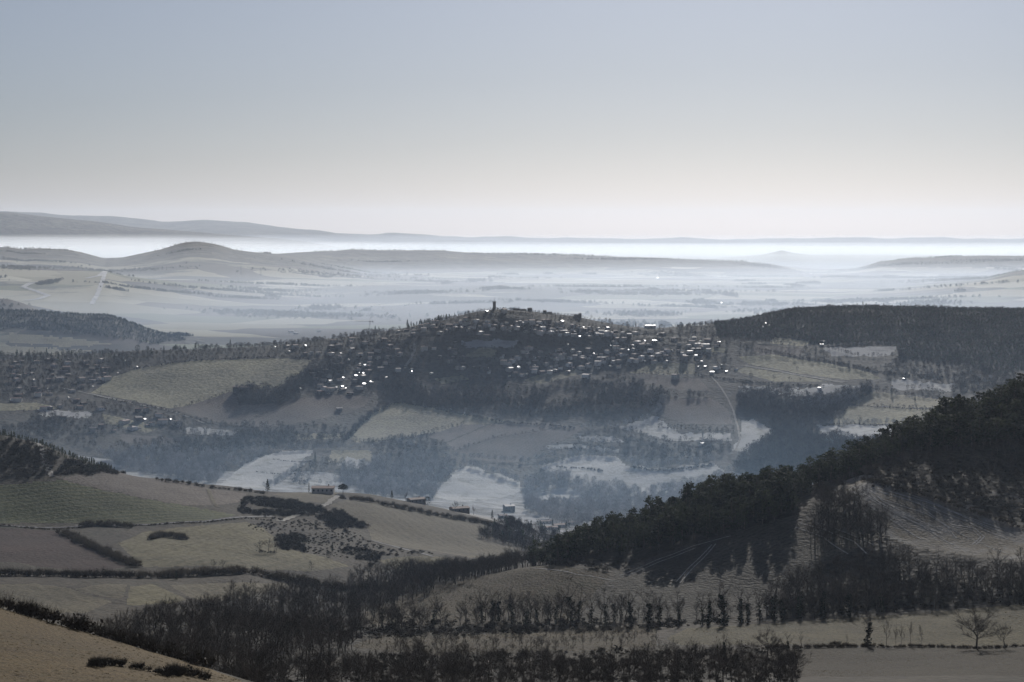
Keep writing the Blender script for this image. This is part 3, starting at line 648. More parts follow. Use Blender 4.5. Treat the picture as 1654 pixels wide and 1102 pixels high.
def make_cone(seed, r0=1.6, top_round=False, n=420, mat='pine', leafr=(.2, .42)):
    random.seed(seed)
    t, c = MB(), MB()
    t.tube([(0, 0, -.5), (0, 0, 4), (0, 0, 8.5)], [.2, .15, .05], 5)
    for i in range(n):
        f = random.random() ** .75
        z = .5 + 9.4 * f
        rad = r0 * ((1 - f) ** .85 + .03) * (1 + .22 * math.sin(f * 40))
        if top_round: rad = r0 * math.sqrt(max(0.02, 1 - (2 * f - 1) ** 2)) * (1 + .15 * math.sin(i))
        a = random.uniform(0, 6.28); r_ = rad * math.sqrt(random.uniform(.25, 1))
        c.leaf((math.cos(a) * r_, math.sin(a) * r_, z), random.uniform(*leafr), .6)
    return [t.mesh('trunk', M['bark'], smooth_=True), c.mesh('crown', M[mat])]
def make_umbrella(seed):
    random.seed(seed)
    t, c = MB(), MB()
    t.tube([(0, 0, -.5), (.1, 0, 3), (.2, .1, 5.5)], [.35, .3, .22], 6)
    for i in range(6):
        a = i * 1.05; t.tube([(.2, .1, 4.6), (2.0 * math.cos(a), 2.0 * math.sin(a), 6.6)], [.14, .05], 4)
    for i in range(900):
        a = random.uniform(0, 6.28); r_ = math.sqrt(random.random()); z = random.random()
        R_ = 5.2 * math.sqrt(max(0.05, 1 - (1.7 * z - .55) ** 2))
        c.leaf((math.cos(a) * r_ * R_, math.sin(a) * r_ * R_, 4.6 + 5.2 * z), random.uniform(.3, .55), .8)
    return [t.mesh('trunk', M['bark'], smooth_=True), c.mesh('crown', M['pine'])]
def shrub_mb(seed, n=70, up=1.0, lr=(.10, .22), tw=.5):
    """unit shrub: about 1 high and 1.3 wide"""
    random.seed(seed); c = MB()
    lob = [(rv(.35), rv(.35), random.uniform(.25, .6), random.uniform(.28, .5)) for _ in range(6)]
    for i in range(n):
        x, y, z, r_ = lob[i % 6]
        d = Vector((random.gauss(0, 1), random.gauss(0, 1), random.gauss(0, .8))).normalized() * r_ * random.uniform(.5, 1.05)
        p = Vector((x, y, z * up)) + d; p.z = max(.02, p.z)
        c.leaf(p, random.uniform(*lr))
    for i in range(int(n * tw)):
        a = random.uniform(0, 6.28); e = random.uniform(.5, 1.4)
        b0 = Vector((rv(.3), rv(.3), .3)); c.blade(b0, b0 + Vector((math.cos(a) * math.cos(e), math.sin(a) * math.cos(e), math.sin(e))) * random.uniform(.5, 1.05), .035)
    return c
def far_bare_mb(seed, n=110):
    """10 m bare tree for woods too far off to show its twigs"""
    random.seed(seed); c = MB()
    c.tube([(0, 0, -.5), (rv(.2), rv(.2), 3), (rv(.4), rv(.4), 6)], [.2, .15, .06], 3)
    for i in range(n):
        a = random.uniform(0, 6.28); r_ = 3.0 * math.sqrt(random.random()); z = random.uniform(2.6, 9.6)
        rr = r_ * math.sqrt(max(.05, 1 - ((z - 5.5) / 4.6) ** 2)); p = Vector((math.cos(a) * rr, math.sin(a) * rr, z))
        d = Vector((p.x * .3 + rv(.5), p.y * .3 + rv(.5), random.uniform(.6, 1.4))).normalized()
        c.blade(p, p + d * random.uniform(1.2, 2.6), random.uniform(.2, .42))
    return c
def far_ever_mb(seed, n=90, r0=2.0):
    random.seed(seed); c = MB()
    c.tube([(0, 0, -.5), (0, 0, 4)], [.2, .1], 3)
    for i in range(n):
        f = random.random() ** .8; a = random.uniform(0, 6.28)
        rad = r0 * (1 - f) ** .7 + .15; r_ = rad * math.sqrt(random.uniform(.3, 1))
        c.leaf((math.cos(a) * r_, math.sin(a) * r_, .8 + 9 * f), random.uniform(.4, .8), .5)
    return c

BARE = [make_bare(s, spread=sp, nl=nl) for s, sp, nl in ((1, 1.0, 8), (2, 1.25, 9), (3, .8, 7), (4, 1.4, 10), (5, .7, 7), (6, 1.0, 9))]
IVYT = [make_bare(20 + s, spread=.9, nl=6, ivy=iv, dense=.8) for s, iv in ((1, 1.0), (2, .8), (3, 1.2), (4, .6))]
SAPL = [make_bare(40 + s, spread=.45, nl=5, dense=.7) for s in range(2)]
BIGB = [make_bare(50, spread=1.5, nl=16, dense=1.25, low=.22)]
PINE = [make_pine(60 + s, sl) for s, sl in ((1, 1.0), (2, 1.2), (3, .75), (4, 1.05), (5, 1.4), (6, .9), (7, 1.15))]
FIR = [make_cone(70 + s, r) for s, r in ((1, 1.7), (2, 2.1), (3, 1.3))]
CYP = [make_cone(80, 1.0, n=300, leafr=(.16, .3))]
UMB = [make_umbrella(90)]
ROUND = [make_cone(95 + s, r, True, 520, 'ivy') for s, r in ((1, 3.4), (2, 4.2))]
PROTO = {'bare': BARE, 'ivy': IVYT, 'sapling': SAPL, 'bigbare': BIGB, 'pine': PINE, 'fir': FIR, 'cypress': CYP, 'umbrella': UMB, 'round': ROUND}
TNAME = {'bare': 'bare_tree', 'ivy': 'ivy_covered_tree', 'sapling': 'bare_sapling', 'bigbare': 'bare_tree', 'pine': 'pine_tree', 'fir': 'conifer_tree', 'cypress': 'cypress_tree', 'umbrella': 'umbrella_pine', 'round': 'evergreen_tree'}
random.seed(11)
PARTN = ['trunk', 'crown', 'ivy']
def tree(kind, p, h, label, group=None, wide=1.0, rz=None, var=None):
    pr = PROTO[kind]; ms = pr[random.randrange(len(pr))] if var is None else pr[var % len(pr)]
    o = link(TNAME[kind], None, label=label, category='tree')
    o.location = p; s = h / 10.0
    o.scale = (s * wide, s * wide, s); o.rotation_euler = (0, 0, random.uniform(0, 6.28) if rz is None else rz)
    if group: o['group'] = group
    for n_, me in zip(PARTN, ms): link(n_, me, o)
    return o

# ------------------------------------------------------------------ woods as masses: points that carry trees
def proto_coll(name, meshes):
    col = bpy.data.collections.new(name)
    for i, me in enumerate(meshes):
        col.objects.link(bpy.data.objects.new('%s_%02d' % (name, i), me))
    return col
def joined(ms):
    mb = MB(); mats = []; idx = []
    for me in ms:
        n = len(mb.v); mb.v += [tuple(v.co) for v in me.vertices]
        k = len(mats); mats.append(me.materials[0])
        for p in me.polygons: mb.f.append(tuple(i + n for i in p.vertices)); idx.append(k)
    out = mb.mesh('tree', *mats); out.polygons.foreach_set('material_index', idx)
    return out
COL = {
 'pine': proto_coll('pine_kinds', [joined(m) for m in PINE]),
 'bare': proto_coll('bare_kinds', [joined(m) for m in BARE]),
 'farbare': proto_coll('far_bare_kinds', [far_bare_mb(100 + s).mesh('tree', M['twig']) for s in range(5)]),
 'frostbare': proto_coll('frosted_kinds', [far_bare_mb(120 + s, 130).mesh('tree', M['frosttwig']) for s in range(4)]),
 'farever': proto_coll('far_evergreen_kinds', [far_ever_mb(130 + s, 90, r).mesh('tree', M['pine']) for s, r in ((0, 1.8), (1, 2.6), (2, 1.4))]),
 'shrub': proto_coll('shrub_kinds', [shrub_mb(140 + s, 40, lr=(.08, .18), tw=1.6).mesh('shrub', M['shrub']) for s in range(4)]),
 'tussock': proto_coll('tussock_kinds', [shrub_mb(150 + s, 26, .8, (.12, .25)).mesh('tussock', M['drygrass']) for s in range(3)]),
}
NV = {k: len(c.objects) for k, c in COL.items()}
def gn_tree(col):
    nt = bpy.data.node_groups.new('scatter_' + col.name, 'GeometryNodeTree')
    nt.interface.new_socket('Geometry', in_out='INPUT', socket_type='NodeSocketGeometry')
    nt.interface.new_socket('Geometry', in_out='OUTPUT', socket_type='NodeSocketGeometry')
    i, o = nt.nodes.new('NodeGroupInput'), nt.nodes.new('NodeGroupOutput')
    ci = nt.nodes.new('GeometryNodeCollectionInfo'); ci.inputs['Collection'].default_value = col
    ci.inputs['Separate Children'].default_value = True; ci.inputs['Reset Children'].default_value = True
    ip = nt.nodes.new('GeometryNodeInstanceOnPoints'); ip.inputs['Pick Instance'].default_value = True
    def attr(n, t):
        a = nt.nodes.new('GeometryNodeInputNamedAttribute'); a.data_type = t; a.inputs['Name'].default_value = n
        return a.outputs['Attribute']
    nt.links.new(i.outputs[0], ip.inputs['Points']); nt.links.new(ci.outputs[0], ip.inputs['Instance'])
    nt.links.new(attr('vid', 'INT'), ip.inputs['Instance Index'])
    nt.links.new(attr('rot', 'FLOAT_VECTOR'), ip.inputs['Rotation'])
    nt.links.new(attr('scl', 'FLOAT_VECTOR'), ip.inputs['Scale'])
    nt.links.new(ip.outputs[0], o.inputs[0])
    return nt
GN = {k: gn_tree(c) for k, c in COL.items()}
def mass(name, kind, pts, label, unit=10.0):
    """pts: rows of x, y, z, height, width factor"""
    if len(pts) == 0: return
    pts = np.asarray(pts, float); n = len(pts)
    me = bpy.data.meshes.new(name); me.vertices.add(n); me.vertices.foreach_set('co', pts[:, :3].astype(np.float32).ravel())
    a = me.attributes.new('vid', 'INT', 'POINT'); a.data.foreach_set('value', rng.integers(0, NV[kind], n).astype(np.int32))
    r_ = np.zeros((n, 3), np.float32); r_[:, 2] = rng.uniform(0, 6.28, n)
    a = me.attributes.new('rot', 'FLOAT_VECTOR', 'POINT'); a.data.foreach_set('vector', r_.ravel())
    s = np.stack([pts[:, 3] * pts[:, 4], pts[:, 3] * pts[:, 4], pts[:, 3]], 1) / unit
    a = me.attributes.new('scl', 'FLOAT_VECTOR', 'POINT'); a.data.foreach_set('vector', s.astype(np.float32).ravel())
    o = link(name, me, kind='stuff', label=label)
    md = o.modifiers.new('scatter', 'NODES'); md.node_group = GN[kind]
    return o
OPEN = np.array([False] * len(DEF) + [f[0] != 'woodland_floor' for f in FIELDS])
def on_field(u, d):
    j = np.clip(((u - U[0]) / 2.5).astype(int), 0, NC - 2); i = np.clip(np.searchsorted(D, d) - 1, 0, NR - 2)
    return OPEN[RID[i, j]]
def scatter(poly, sp, d0, d1, h=(8, 12), wide=(.85, 1.2), space='v', gap=0.0, clump=0.0, vis=True, clear=False):
    """jittered grid of spacing sp metres inside an outline given in photo rows (or distances, space='d')"""
    p = np.array(poly, float)
    u0, u1 = p[:, 0].min(), p[:, 0].max()
    if space == 'd': d0, d1 = p[:, 1].min(), p[:, 1].max()
    xs = np.arange((u0 - CX) / F * (d1 if u0 < CX else d0), (u1 - CX) / F * (d1 if u1 > CX else d0) + sp, sp)
    ys = np.arange(d0, d1, sp)
    X, Y = np.meshgrid(xs, ys); X, Y = X.ravel(), Y.ravel()
    X = X + rng.uniform(-.5, .5, len(X)) * sp; Y = Y + rng.uniform(-.5, .5, len(Y)) * sp
    u = CX + F * X / Y
    z = ground(u, Y); v = HZ - F * z / Y
    if space == 'd': ok = inpoly(u + 7 * fbm(u / 22, Y / 22, 5, 3), Y, poly)
    else: ok = inpoly(u + 11 * fbm(u / 24, v / 14, 5, 3), v + 6 * fbm(u / 24, v / 14, 8, 3), poly)
    ok &= (u > -240) & (u < 1895)
    if clear: ok &= ~on_field(u, Y)
    if gap: ok &= rng.uniform(0, 1, len(u)) > gap
    if clump: ok &= fbm(X / 40, Y / 40, 31, 3) > clump - .5
    H = rng.uniform(h[0], h[1], len(u)) * (1 + .5 * fbm(X / 30, Y / 30, 41, 3))
    if vis: ok &= (v - F * H / Y) < runmin(u, Y - 4) + 2
    W = rng.uniform(wide[0], wide[1], len(u))
    return np.stack([X, Y, z - .2, H, W], 1)[ok]
def along(line, sp, d0, d1, jit, h=(2, 3), wide=(.9, 1.3)):
    pts = []
    L = [at(u, v, d0, d1) for u, v in line]
    for a, b in zip(L[:-1], L[1:]):
        n = max(1, int((b - a).length / sp))
        for i in range(n):
            t = (i + random.random()) / n; x = a.x + (b.x - a.x) * t + rv(jit); y = a.y + (b.y - a.y) * t + rv(jit)
            u = CX + F * x / y
            pts.append((x, y, float(ground(u, y)) - .15, random.uniform(*h), random.uniform(*wide)))
    return np.array(pts)

# --- pines of the right ridge: the 300 that show largest are single trees
def pick(pts, n):
    u = CX + F * pts[:, 0] / pts[:, 1]; v = HZ - F * pts[:, 2] / pts[:, 1]
    infr = (u > 5) & (u < 1650) & (v - F * pts[:, 3] / pts[:, 1] < 1095)
    score = pts[:, 3] * pts[:, 4] / pts[:, 1] * infr
    # a tree hidden behind nearer ones scores lower
    order = np.argsort(pts[:, 1])
    cell = {}
    for i in order:
        k = (int(u[i] / 7), int((v[i] - F * pts[i, 3] / pts[i, 1]) / 6))
        score[i] *= 1.0 if k not in cell else .3
        cell[k] = 1
    o = np.argsort(-score)
    return pts[o[:n]], pts[o[n:]]
pineP = np.concatenate([
 scatter([(850, 1160), (900, 1126), (1000, 1114), (1100, 1106), (1200, 1106), (1290, 1118), (1310, 1215), (1200, 1215), (1100, 1210), (1000, 1200), (900, 1205)], 6.4, 0, 0, (9, 18), (.95, 1.55), 'd'),
 scatter([(1300, 1175), (1370, 1178), (1430, 1210), (1500, 1225), (1640, 1255), (1895, 1290), (1895, 1480), (1640, 1385), (1400, 1275), (1300, 1240)], 6.8, 0, 0, (8, 19), (1.0, 1.7), 'd'),
])
def zone_label(lst, n): return lst
big, rest = pick(pineP, 300)
for x, y, z, h, w_ in big:
    u = CX + F * x / y
    if u < 1000: lab, gr = 'dark green pine at the low tapering end of the pine wood ridge', 'pines at the low end of the ridge'
    elif u < 1310: lab, gr = 'dark green pine in the dense row above the shaded tilled field', 'pines above the shaded tilled field'
    elif u < 1480: lab, gr = 'dark green pine in the wood above the frosty tracked field', 'pines above the tracked field'
    else: lab, gr = 'dark green pine on the high shoulder of the ridge', 'pines on the high shoulder'
    lo_, hi_ = (850, 1000) if u < 1000 else (1000, 1310) if u < 1310 else (1310, 1480) if u < 1480 else (1480, 1660)
    t_ = (u - lo_) / (hi_ - lo_); t_ = 'left end' if t_ < .33 else 'middle' if t_ < .67 else 'right end'
    tree('pine', (x, y, z), h, '%s, %s' % (lab, t_), '%s, %s' % (gr, t_), w_)
mass('pine_wood', 'pine', rest, 'dark mass of pines behind the front trees of the ridge')

# --- bare trees and ivy-clad trees placed one by one
def one(kind, u, v, h, label, d0=600, d1=1300, wide=1.0, group=None, var=None, dark=False):
    return tree(kind, at(u, v, d0, d1), h, label, group, wide, var=var)
one('ivy', 1402, 1043, 16, 'lone tree with an ivy-wrapped trunk and spiky bare crown on the meadow hedge', wide=1.3, var=2)
one('bigbare', 1577, 1048, 20, 'wide spreading bare tree standing on the meadow hedge', wide=1.3)
for k, (u, h) in enumerate(((1432, 13), (1447, 11.5), (1456, 10), (1471, 12), (1488, 10))):
    one('bare', u, 1043, h, '%s of the five thin bare saplings between the ivy tree and the spreading tree' % ['first', 'second', 'third', 'fourth', 'fifth'][k], wide=.45)
one('bare', 1622, 1047, 12, 'bare tree on the meadow hedge just past the wide spreading tree')
one('sapling', 1368, 1040, 5, 'short bare sapling beside the low bush left of the ivy tree')
one('sapling', 1294, 1044, 7, 'single thin sapling at the left end of the meadow hedge')
one('bigbare', 1240, 1062, 14, 'broad bushy bare tree in front of the meadow', wide=1.1)
for u, v, h, lab in ((1159, 1058, 9, 'ivy-clad snag, leftmost of three in front of the meadow'), (1171, 1070, 13, 'tallest of the three ivy-clad snags in front of the meadow'), (1188, 1062, 7, 'short ivy stump, rightmost of three in front of the meadow'), (1272, 1058, 10, 'bare tree right of the broad bushy tree in front of the meadow')):
    one('ivy', u, v, h, lab, wide=.8)
belt = [(618, 1016, 13), (700, 1010, 12), (779, 1004, 13), (796, 1003, 12), (806, 1004, 12), (826, 1008, 14), (849, 1014, 13), (868, 1012, 9), (899, 1008, 13), (922, 1004, 17), (936, 1004, 14), (956, 1008, 11), (979, 1006, 13), (992, 1004, 12), (1004, 1004, 8), (1019, 1012, 13),
        (1048, 1015, 14), (1064, 1012, 12), (1098, 1011, 13), (1135, 1010, 12), (1145, 1010, 12), (1169, 1010, 16), (1197, 1007, 13), (1208, 1005, 11), (1227, 1003, 12), (1252, 1003, 17), (1264, 1002, 14), (1292, 1000, 13), (1330, 998, 14), (1372, 995, 15), (1425, 990, 13)]
ORD = ['first', 'second', 'third', 'fourth', 'fifth', 'sixth', 'seventh', 'eighth', 'ninth', 'tenth', 'eleventh', 'twelfth', 'thirteenth', 'fourteenth', 'fifteenth', 'sixteenth', 'seventeenth', 'eighteenth', 'nineteenth', 'twentieth', 'twenty-first', 'twenty-second', 'twenty-third', 'twenty-fourth', 'twenty-fifth', 'twenty-sixth', 'twenty-seventh', 'twenty-eighth', 'twenty-ninth', 'thirtieth', 'thirty-first', 'thirty-second', 'thirty-third', 'thirty-fourth', 'thirty-fifth'] + ['%s-%s' % (a_, b_) for a_ in ('thirty', 'forty', 'fifty', 'sixty', 'seventy', 'eighty', 'ninety') for b_ in ('first', 'second', 'third', 'fourth', 'fifth', 'sixth', 'seventh', 'eighth', 'ninth')][5:]
for k, (u, v, h) in enumerate(belt):
    one('ivy', u, v, h * 1.5, 'dark ivy-clad tree, %s from left in the belt behind the meadow' % ORD[k], 900, 1010, wide=1.0 if h < 15 else 1.3, group='ivy-clad trees of the belt')

K = scatter([(150, 1055), (220, 1008), (300, 990), (400, 972), (480, 955), (600, 958), (700, 928), (780, 914), (850, 910), (700, 957), (600, 1005), (560, 1060), (400, 1090), (200, 1075)], 7.0, 720, 1260, (8, 14), gap=.15)
P_ = scatter([(560, 1135), (640, 1130), (740, 1128), (850, 1135), (930, 1150), (900, 1185), (820, 1230), (700, 1240), (560, 1230)], 6.5, 0, 0, (9, 14), space='d')
Lw = scatter([(1235, 1002), (1330, 996), (1640, 975), (1895, 960), (1895, 925), (1640, 932), (1560, 930), (1480, 928), (1425, 920), (1335, 940), (1240, 968)], 6.0, 930, 1070, (9, 17), gap=.1)
Bt = scatter([(560, 1020), (650, 1010), (800, 1000), (950, 996), (1225, 992), (1225, 1004), (950, 1010), (800, 1014), (650, 1022)], 5.0, 930, 1020, (5, 17), gap=.35)
Nc = scatter([(1310, 865), (1330, 820), (1365, 800), (1398, 826), (1430, 862), (1420, 888), (1370, 876), (1305, 890)], 4.6, 1030, 1140, (8, 18))
Ob = scatter([(380, 1104), (470, 1085), (600, 1070), (700, 1072), (900, 1078), (1100, 1072), (1200, 1074), (1285, 1075), (1290, 1125), (380, 1140)], 7.5, 560, 800, (5, 13), gap=.35)
Rd = scatter([(1300, 1150), (1390, 1150), (1500, 1165), (1895, 1220), (1895, 1300), (1500, 1235), (1390, 1205)], 6, 0, 0, (5, 10), space='d', gap=.3)
St = scatter([(560, 1045), (640, 1018), (780, 1022), (900, 1014), (1060, 1012), (1075, 1044), (900, 1056), (700, 1064)], 6, 780, 990, (2, 6), gap=.45)
Nl = scatter([(330, 1100), (200, 1046), (120, 1020), (160, 1012), (300, 1050), (430, 1100), (430, 1125)], 6, 450, 640, (5, 8), gap=.45)
ZB = [(K, 'bare tree in the brown wood filling the hollow left of the brow', 'bare trees of the hollow wood'), (P_, 'bare tree in the row behind the grassy brow, left of the pines', 'bare trees behind the brow'),
      (Lw, 'bare tree in the dense wood below the tracked field', 'bare trees below the tracked field'), (Bt, 'thin bare tree in the belt between the ivy-clad trunks', 'bare trees of the belt'),
      (Nc, 'tall dark bare tree in the clump between the two tracked fields', 'bare trees between the tracked fields'), (Ob, 'bare tree in the thicket along the lower edge of the picture', 'bare trees of the lower thicket'),
      (Rd, 'bare tree along the foot of the high pine shoulder', 'bare trees below the pine shoulder'), (St, 'thin young tree growing in the brown strip before the belt', 'young trees of the brown strip'), (Nl, 'small dark bare tree beside the dry grass field', 'small bare trees by the dry grass')]
allp = np.concatenate([np.column_stack([z_[0], np.full(len(z_[0]), i)]) for i, z_ in enumerate(ZB)])
big, rest = pick(allp, 300)
for x, y, z, h, w_, zi in big:
    _, lab, gr = ZB[int(zi)]
    u = CX + F * x / y; zz = ZB[int(zi)][0]; us = CX + F * zz[:, 0] / zz[:, 1]; q1, q2, q3, q4 = np.quantile(us[(us > 0) & (us < 1654)], (.2, .4, .6, .8))
    t_ = 'left end' if u < q1 else 'left half' if u < q2 else 'middle' if u < q3 else 'right half' if u < q4 else 'right end'
    tree('bare', (x, y, z), h, '%s, %s' % (lab, t_), '%s, %s' % (gr, t_), w_)
mass('bare_wood', 'bare', rest[:, :5], 'brown mass of bare trees in the near hollow and thickets')

# --- woods of the village hill, valley and plateau
V_ = []
def wood(poly, sp, d0, d1, h=(7, 11), **kw): V_.append(scatter(poly, sp, d0, d1, h, clear=True, **kw))
wood([(488, 602), (500, 585), (545, 583), (575, 590), (560, 603), (530, 612), (500, 618), (470, 626), (446, 630), (468, 612)], 6, 2650, 2960)
wood([(372, 630), (400, 629), (450, 632), (490, 636), (480, 650), (430, 662), (390, 655)], 6, 2550, 2850)
wood([(600, 615), (640, 605), (700, 608), (760, 607), (800, 614), (850, 622), (930, 616), (1010, 606), (1050, 625), (1100, 632), (1150, 638), (1072, 645), (1045, 668), (960, 672), (900, 674), (840, 680), (780, 668), (740, 665), (690, 655), (640, 648), (600, 640), (580, 628)], 5.5, 2550, 2930, (3.5, 8), clump=.36, wide=(.9, 1.6))
wood([(600, 552), (680, 542), (740, 546), (745, 577), (740, 602), (680, 602), (640, 590), (620, 575)], 7, 2750, 3080, (3.5, 8), clump=.36)
wood([(690, 540), (760, 532), (850, 545), (930, 552), (930, 565), (850, 566), (840, 552), (745, 550)], 6.5, 2850, 3080, (3, 7), clump=.36)
wood([(690, 520), (740, 504), (770, 497), (850, 495), (930, 507), (960, 514), (940, 522), (850, 512), (780, 510), (720, 522)], 7, 2980, 3160, (2.5, 4.5))
wood([(1150, 522), (1200, 515), (1222, 508), (1240, 502), (1290, 494), (1400, 492), (1640, 497), (1895, 503), (1895, 600), (1640, 612), (1560, 592), (1450, 582), (1446, 559), (1330, 560), (1280, 552), (1230, 548), (1165, 545)], 9, 2750, 3340, (3, 6.5), wide=(1.1, 1.8))
wood([(1085, 526), (1140, 520), (1205, 514), (1230, 535), (1290, 556), (1220, 556), (1150, 548), (1090, 540)], 8, 2800, 3300, (3, 7), gap=.3)
wood([(1450, 577), (1560, 590), (1640, 605), (1640, 640), (1500, 640), (1440, 620), (1430, 600)], 9, 2550, 3000, gap=.3)
wood([(1190, 632), (1280, 630), (1330, 642), (1400, 627), (1420, 634), (1376, 652), (1340, 685), (1310, 686), (1330, 706), (1400, 713), (1480, 715), (1400, 745), (1320, 760), (1230, 780), (1180, 760), (1200, 735), (1256, 700), (1216, 676), (1195, 660)], 6.5, 2100, 2850, (8, 13))
wood([(190, 722), (240, 706), (330, 696), (400, 692), (470, 692), (560, 692), (560, 715), (500, 722), (430, 724), (340, 735), (250, 738)], 7.5, 2250, 2640, (6, 11), gap=.25)
wood([(-250, 700), (14, 690), (80, 672), (130, 690), (180, 705), (150, 732), (60, 712), (14, 705)], 9, 2300, 2700, gap=.35)
wood([(560, 716), (650, 709), (694, 708), (728, 729), (700, 738), (610, 746), (602, 724)], 7, 2300, 2600, (4, 8), gap=.2)
wood([(932, 702), (1000, 692), (1080, 714), (1182, 714), (1186, 736), (1120, 748), (1020, 750), (1002, 735), (920, 732)], 8, 2300, 2680, (6, 10), gap=.3)
wood([(495, 752), (545, 730), (560, 750), (520, 772), (488, 790), (470, 780)], 9, 2150, 2560, (6, 9), gap=.4)
wood([(190, 572), (330, 563), (480, 552), (620, 536), (640, 534), (640, 545), (500, 572), (330, 580), (215, 590), (170, 600)], 8, 2850, 3130, (4, 8), gap=.3)
wood([(-250, 572), (14, 574), (200, 572), (210, 595), (160, 615), (140, 632), (14, 650), (-250, 640)], 8, 2600, 3100, (4, 9), gap=.25)
wood([(640, 532), (700, 518), (800, 515), (960, 520), (1100, 528), (1180, 535), (1180, 600), (1100, 600), (1000, 600), (850, 612), (740, 600), (640, 600), (500, 632), (470, 560)], 10, 2700, 3130, (4, 8), gap=.3)
wood([(14, 650), (160, 640), (300, 680), (420, 690), (300, 700), (180, 700), (60, 690)], 9, 2350, 2700, (4, 8), gap=.3)
wood([(1180, 545), (1330, 562), (1345, 580), (1430, 600), (1300, 590), (1200, 575)], 9, 2750, 3050, (4, 8), gap=.35)
for ln_, d0_, d1_, hh_ in (([(640, 651), (690, 657), (740, 667), (800, 676), (850, 682)], 2550, 2800, (5, 9)), ([(560, 712), (575, 690), (600, 668), (638, 650)], 2450, 2850, (4, 8)), ([(590, 716), (650, 709), (700, 698), (750, 688)], 2400, 2720, (3, 7)), ([(215, 597), (300, 584), (400, 579), (500, 581)], 2800, 3000, (3, 7)),
                        ([(1018, 603), (1075, 607), (1122, 606)], 2650, 2900, (4, 8)), ([(1190, 577), (1250, 573), (1340, 588), (1420, 608)], 2750, 3000, (3, 7)), ([(1380, 655), (1440, 659), (1540, 664)], 2450, 2800, (3, 6)), ([(1376, 652), (1410, 632), (1470, 640), (1560, 650)], 2500, 2900, (4, 9)), ([(735, 728), (802, 707), (882, 695)], 2400, 2700, (2, 5)), ([(280, 660), (320, 651), (372, 633)], 2600, 2800, (2, 5)), ([(1060, 690), (1120, 694), (1185, 697)], 2400, 2750, (4, 8)), ([(1330, 563), (1390, 577), (1450, 578)], 2850, 3060, (4, 8))):
    V_.append(along(ln_, 4.5, d0_, d1_, 3, hh_, (.8, 1.3)))
wood([(770, 864), (800, 848), (850, 842), (905, 858), (930, 880), (860, 894), (800, 882)], 6, 1560, 1850, (4, 8))
mass('village_hill_woods', 'farbare', np.concatenate(V_), 'grey brown leafless woods of the village hill and plateau')
V_ = []
wood([(150, 735), (250, 728), (340, 732), (430, 726), (382, 757), (350, 783), (210, 762)], 9, 2120, 2520, (7, 12), gap=.3)
wood([(165, 742), (350, 738), (362, 768), (350, 785), (210, 762)], 7, 2120, 2450, (8, 12), gap=.15)
wood([(550, 752), (610, 745), (690, 736), (732, 745), (747, 758), (712, 788), (700, 808), (600, 802), (555, 788)], 7, 2050, 2520, (7, 11), gap=.1)
wood([(842, 782), (880, 765), (1040, 800), (1140, 777), (1185, 765), (1180, 800), (1000, 850), (900, 852), (850, 825)], 8, 1950, 2450, (8, 13), gap=.2)
wood([(640, 652), (700, 658), (820, 682), (830, 686), (740, 672), (640, 656)], 10, 2600, 2800, (3, 5), gap=.4)
wood([(1290, 655), (1380, 632), (1400, 634), (1330, 668)], 7, 2500, 2800, (7, 10))
wood([(1330, 702), (1400, 708), (1470, 712), (1400, 725), (1330, 722)], 9, 2200, 2550, (5, 8), gap=.4)
wood([(470, 778), (530, 760), (560, 768), (550, 788)], 10, 2150, 2450, (5, 8), gap=.4)
wood([(1400, 585), (1480, 590), (1600, 612), (1640, 625), (1560, 625), (1440, 605)], 13, 2600, 3000, (5, 8), gap=.5)
for ln_, d0_, d1_, hh_ in (([(1012, 752), (1060, 757), (1110, 751), (1160, 747)], 2200, 2560, (7, 13)), ([(748, 752), (790, 762), (842, 780)], 2150, 2500, (6, 11)), ([(870, 757), (900, 745), (935, 735), (1000, 736)], 2250, 2560, (5, 9)), ([(385, 755), (430, 729), (505, 727), (600, 726)], 2300, 2580, (5, 9)),
                        ([(430, 788), (460, 771), (492, 750)], 2150, 2520, (4, 8)), ([(1340, 686), (1440, 685), (1540, 685)], 2350, 2650, (4, 9)), ([(640, 716), (700, 736), (760, 742), (840, 748), (900, 738)], 2350, 2600, (5, 9)), ([(940, 692), (1000, 690), (1060, 672), (1072, 645)], 2450, 2800, (5, 9)), ([(850, 812), (870, 796), (905, 788), (955, 798)], 2080, 2350, (6, 10))):
    V_.append(along(ln_, 3.5, d0_, d1_, 3, hh_, (.8, 1.2)))
mass('frosted_woods', 'frostbare', np.concatenate(V_), 'pale frosted leafless woods along the valley bottom')
V_ = []
wood([(775, 862), (800, 850), (850, 844), (905, 862), (925, 880), (860, 892), (800, 880)], 13, 1560, 1800, (4, 9), gap=.3)
wood([(860, 835), (900, 842), (930, 852), (900, 870), (850, 850)], 14, 1650, 1950, (5, 9), gap=.3)
wood([(-250, 690), (14, 697), (60, 710), (120, 734), (200, 762), (150, 764), (100, 740), (40, 716), (-250, 705)], 6, 1490, 1640, (3, 6))
wood([(650, 532), (690, 520), (738, 505), (740, 512), (690, 530)], 8, 3000, 3140, (6, 10), gap=.2)
wood([(-250, 488), (14, 497), (100, 501), (180, 506), (230, 526), (300, 549), (250, 556), (180, 545), (100, 538), (14, 532), (-250, 530)], 9, 4550, 4900, (3, 8), wide=(1.4, 2.6))
wood([(1290, 494), (1400, 492), (1640, 497), (1895, 503), (1895, 506), (1400, 498)], 22, 3200, 3400, (6, 11), gap=.4)
wood([(14, 576), (200, 573), (320, 563), (320, 570), (200, 582), (14, 592)], 20, 2900, 3120, (6, 12), gap=.3)
